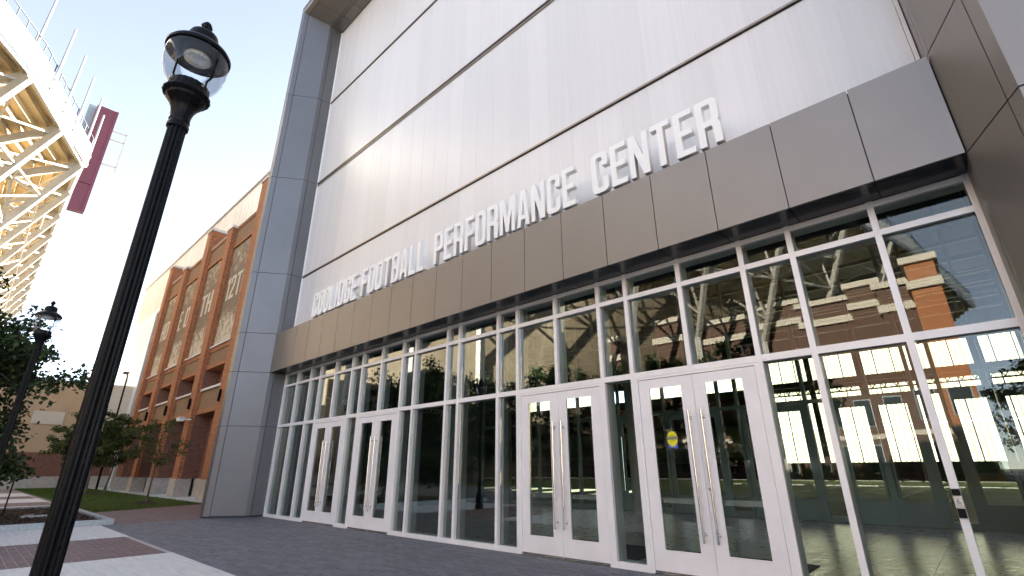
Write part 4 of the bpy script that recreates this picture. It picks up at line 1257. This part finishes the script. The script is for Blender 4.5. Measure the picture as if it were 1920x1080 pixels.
# back of the deck: closes the bowl behind the seating
bk = MB()
for i in range(nr-1):
    a, b = off(i,16.6), off(i+1,16.6)
    bk.add([(*a,0),(*b,0),(*b,ZR-.05-16*riser),(*a,ZR-.05-16*riser)], [(0,1,2,3)])
part('bowl_wall', bk, mat('bowl_wall_concrete', (0.17,0.13,0.085), 0.85, var=0.2, scale=0.4), ST)
# flagpoles on the rim
fp = [(-57.3,-16.3,51.0),(-62.9,-13.55,51.0),(-66.6,-11.5,50.4),(-70.4,-10.05,50.2),(-73.9,-8.7,50.0),(-78.0,-7.2,50.2),(-82.3,-6.4,50.2)]
fdesc = ['white pole at the near end of the stadium rim, cut by the frame edge','tall white pole on the stadium rim, nearest of those fully shown','white pole with a small lamp arm low on its left, third along the rim','white pole with a lamp arm halfway, fourth along the stadium rim','plain white pole, fifth along the stadium rim','white pole in front of the maroon tower, left one','white pole in front of the maroon tower, right one']
for k, (x, y, zt) in enumerate(fp):
    t = thing('rim_pole', fdesc[k], 'pole', (x,y,41.2), 'white poles along the stadium rim')
    part('shaft', MB().tube((x,y,41.2), (x,y,zt), .15, .11, n=8), M['pole'], t, True)
    part('clamp', MB().box(x-.25,y-.25,41.5,x+.25,y+.25,41.75), M['greyblue'], t)
    part('clamp', MB().box(x-.25,y-.25,42.8,x+.25,y+.25,43.05), M['greyblue'], t)
    if k in (2, 3): part('lamp_arm', MB().box(x-.9,y-.15,46.2,x-.1,y+.15,46.35), M['greyblue'], t)
# maroon tower behind the rim
TW = thing('maroon_tower', 'tall maroon panelled tower with a side frame rising behind the stadium rim', 'tower', (-140,-6,0))
part('panel', MB().box(-139.4,-7.2,64.0,-137.4,-3.08,85.0).box(-139.3,-6.0,57.0,-137.5,-3.1,63.9), M['maroon'], TW)
part('back_box', MB().box(-142.5,-8.6,60,-139.45,-6.9,85.6), M['greyblue'], TW)
part('corner_trim', MB().box(-137.39,-3.6,57.0,-137.25,-3.05,85.0), M['maroon'], TW)
part('support_leg', MB().box(-141.5,-16.0,0,-139.6,-13.0,59.9), M['cream'], TW)
sf = MB()
for z in (70.2, 79.6, 77.2): sf.bar((-137.6,-3.1,z), (-137.6,-.3,z+.2), .22, .3)
sf.bar((-137.6,-.3,69.0), (-137.6,-.3,80.2), .22, .22)
part('side_frame', sf, M['beige_light'], TW)

# stadium lower brick stand (mostly seen mirrored in the glass)
LS = thing('brick_stand', 'brick lower stand of the stadium with cream cornices across the street', 'building', (-20,-58,0))
def stand(x0, x1, y, zt):
    w = part('brick_wall', MB().box(x0, y-6, 0, x1, y, zt), M['brick'] if x1 > 0 else M['brick_stand'], LS)  # sunlit corner keeps plain brick, the rest gets the shaded copy
    part('cornice', MB().box(x0-.3, y-6.2, zt-3.2, x1+.3, y+.45, zt-2.2), M['beige_light'], w)
    part('cornice', MB().box(x0-.4, y-6.3, zt, x1+.4, y+.55, zt+.8), M['beige_light'], w)
    part('cornice', MB().box(x0-.2, y-6.1, 5.2, x1+.2, y+.3, 5.8), M['beige_light'], w)
    return w
x = -86.0
segs = [(-92,-78,-36,17),(-78,-66,-42,19),(-66,-56,-48,20),(-56,-47,-54,23),(-47,-39,-60,21),(-39,-31,-66,24),(-31,-23,-72,24),(-23,-16,-76,26),(-16,-9,-76,25),(-9,-5.2,-74,26),(-5.2,-1.6,-68.5,23.5),(-1.6,1.2,-64,24.6)]
for x0, x1, y, zt in segs:
    w = stand(x0, x1, y, zt)
    nwin = max(1, int((x1-x0)/3.2))
    for q in range(nwin):
        xc = x0+(q+.5)*(x1-x0)/nwin
        for z in (1.0, 7.0):
            wn_ = part('window', MB().box(xc-.9, y+.02, z, xc+.9, y+.06, z+3.4), M['pane_dark'], LS)
            part('window_frame', MB().box(xc-1.0, y+.001, z-.15, xc+1.0, y+.019, z+3.55), M['greyblue'], wn_)
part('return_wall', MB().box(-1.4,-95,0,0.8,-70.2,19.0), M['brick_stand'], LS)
part('cornice', MB().box(-1.7,-95,19.0,1.2,-70.3,19.8), M['beige_light'], LS)
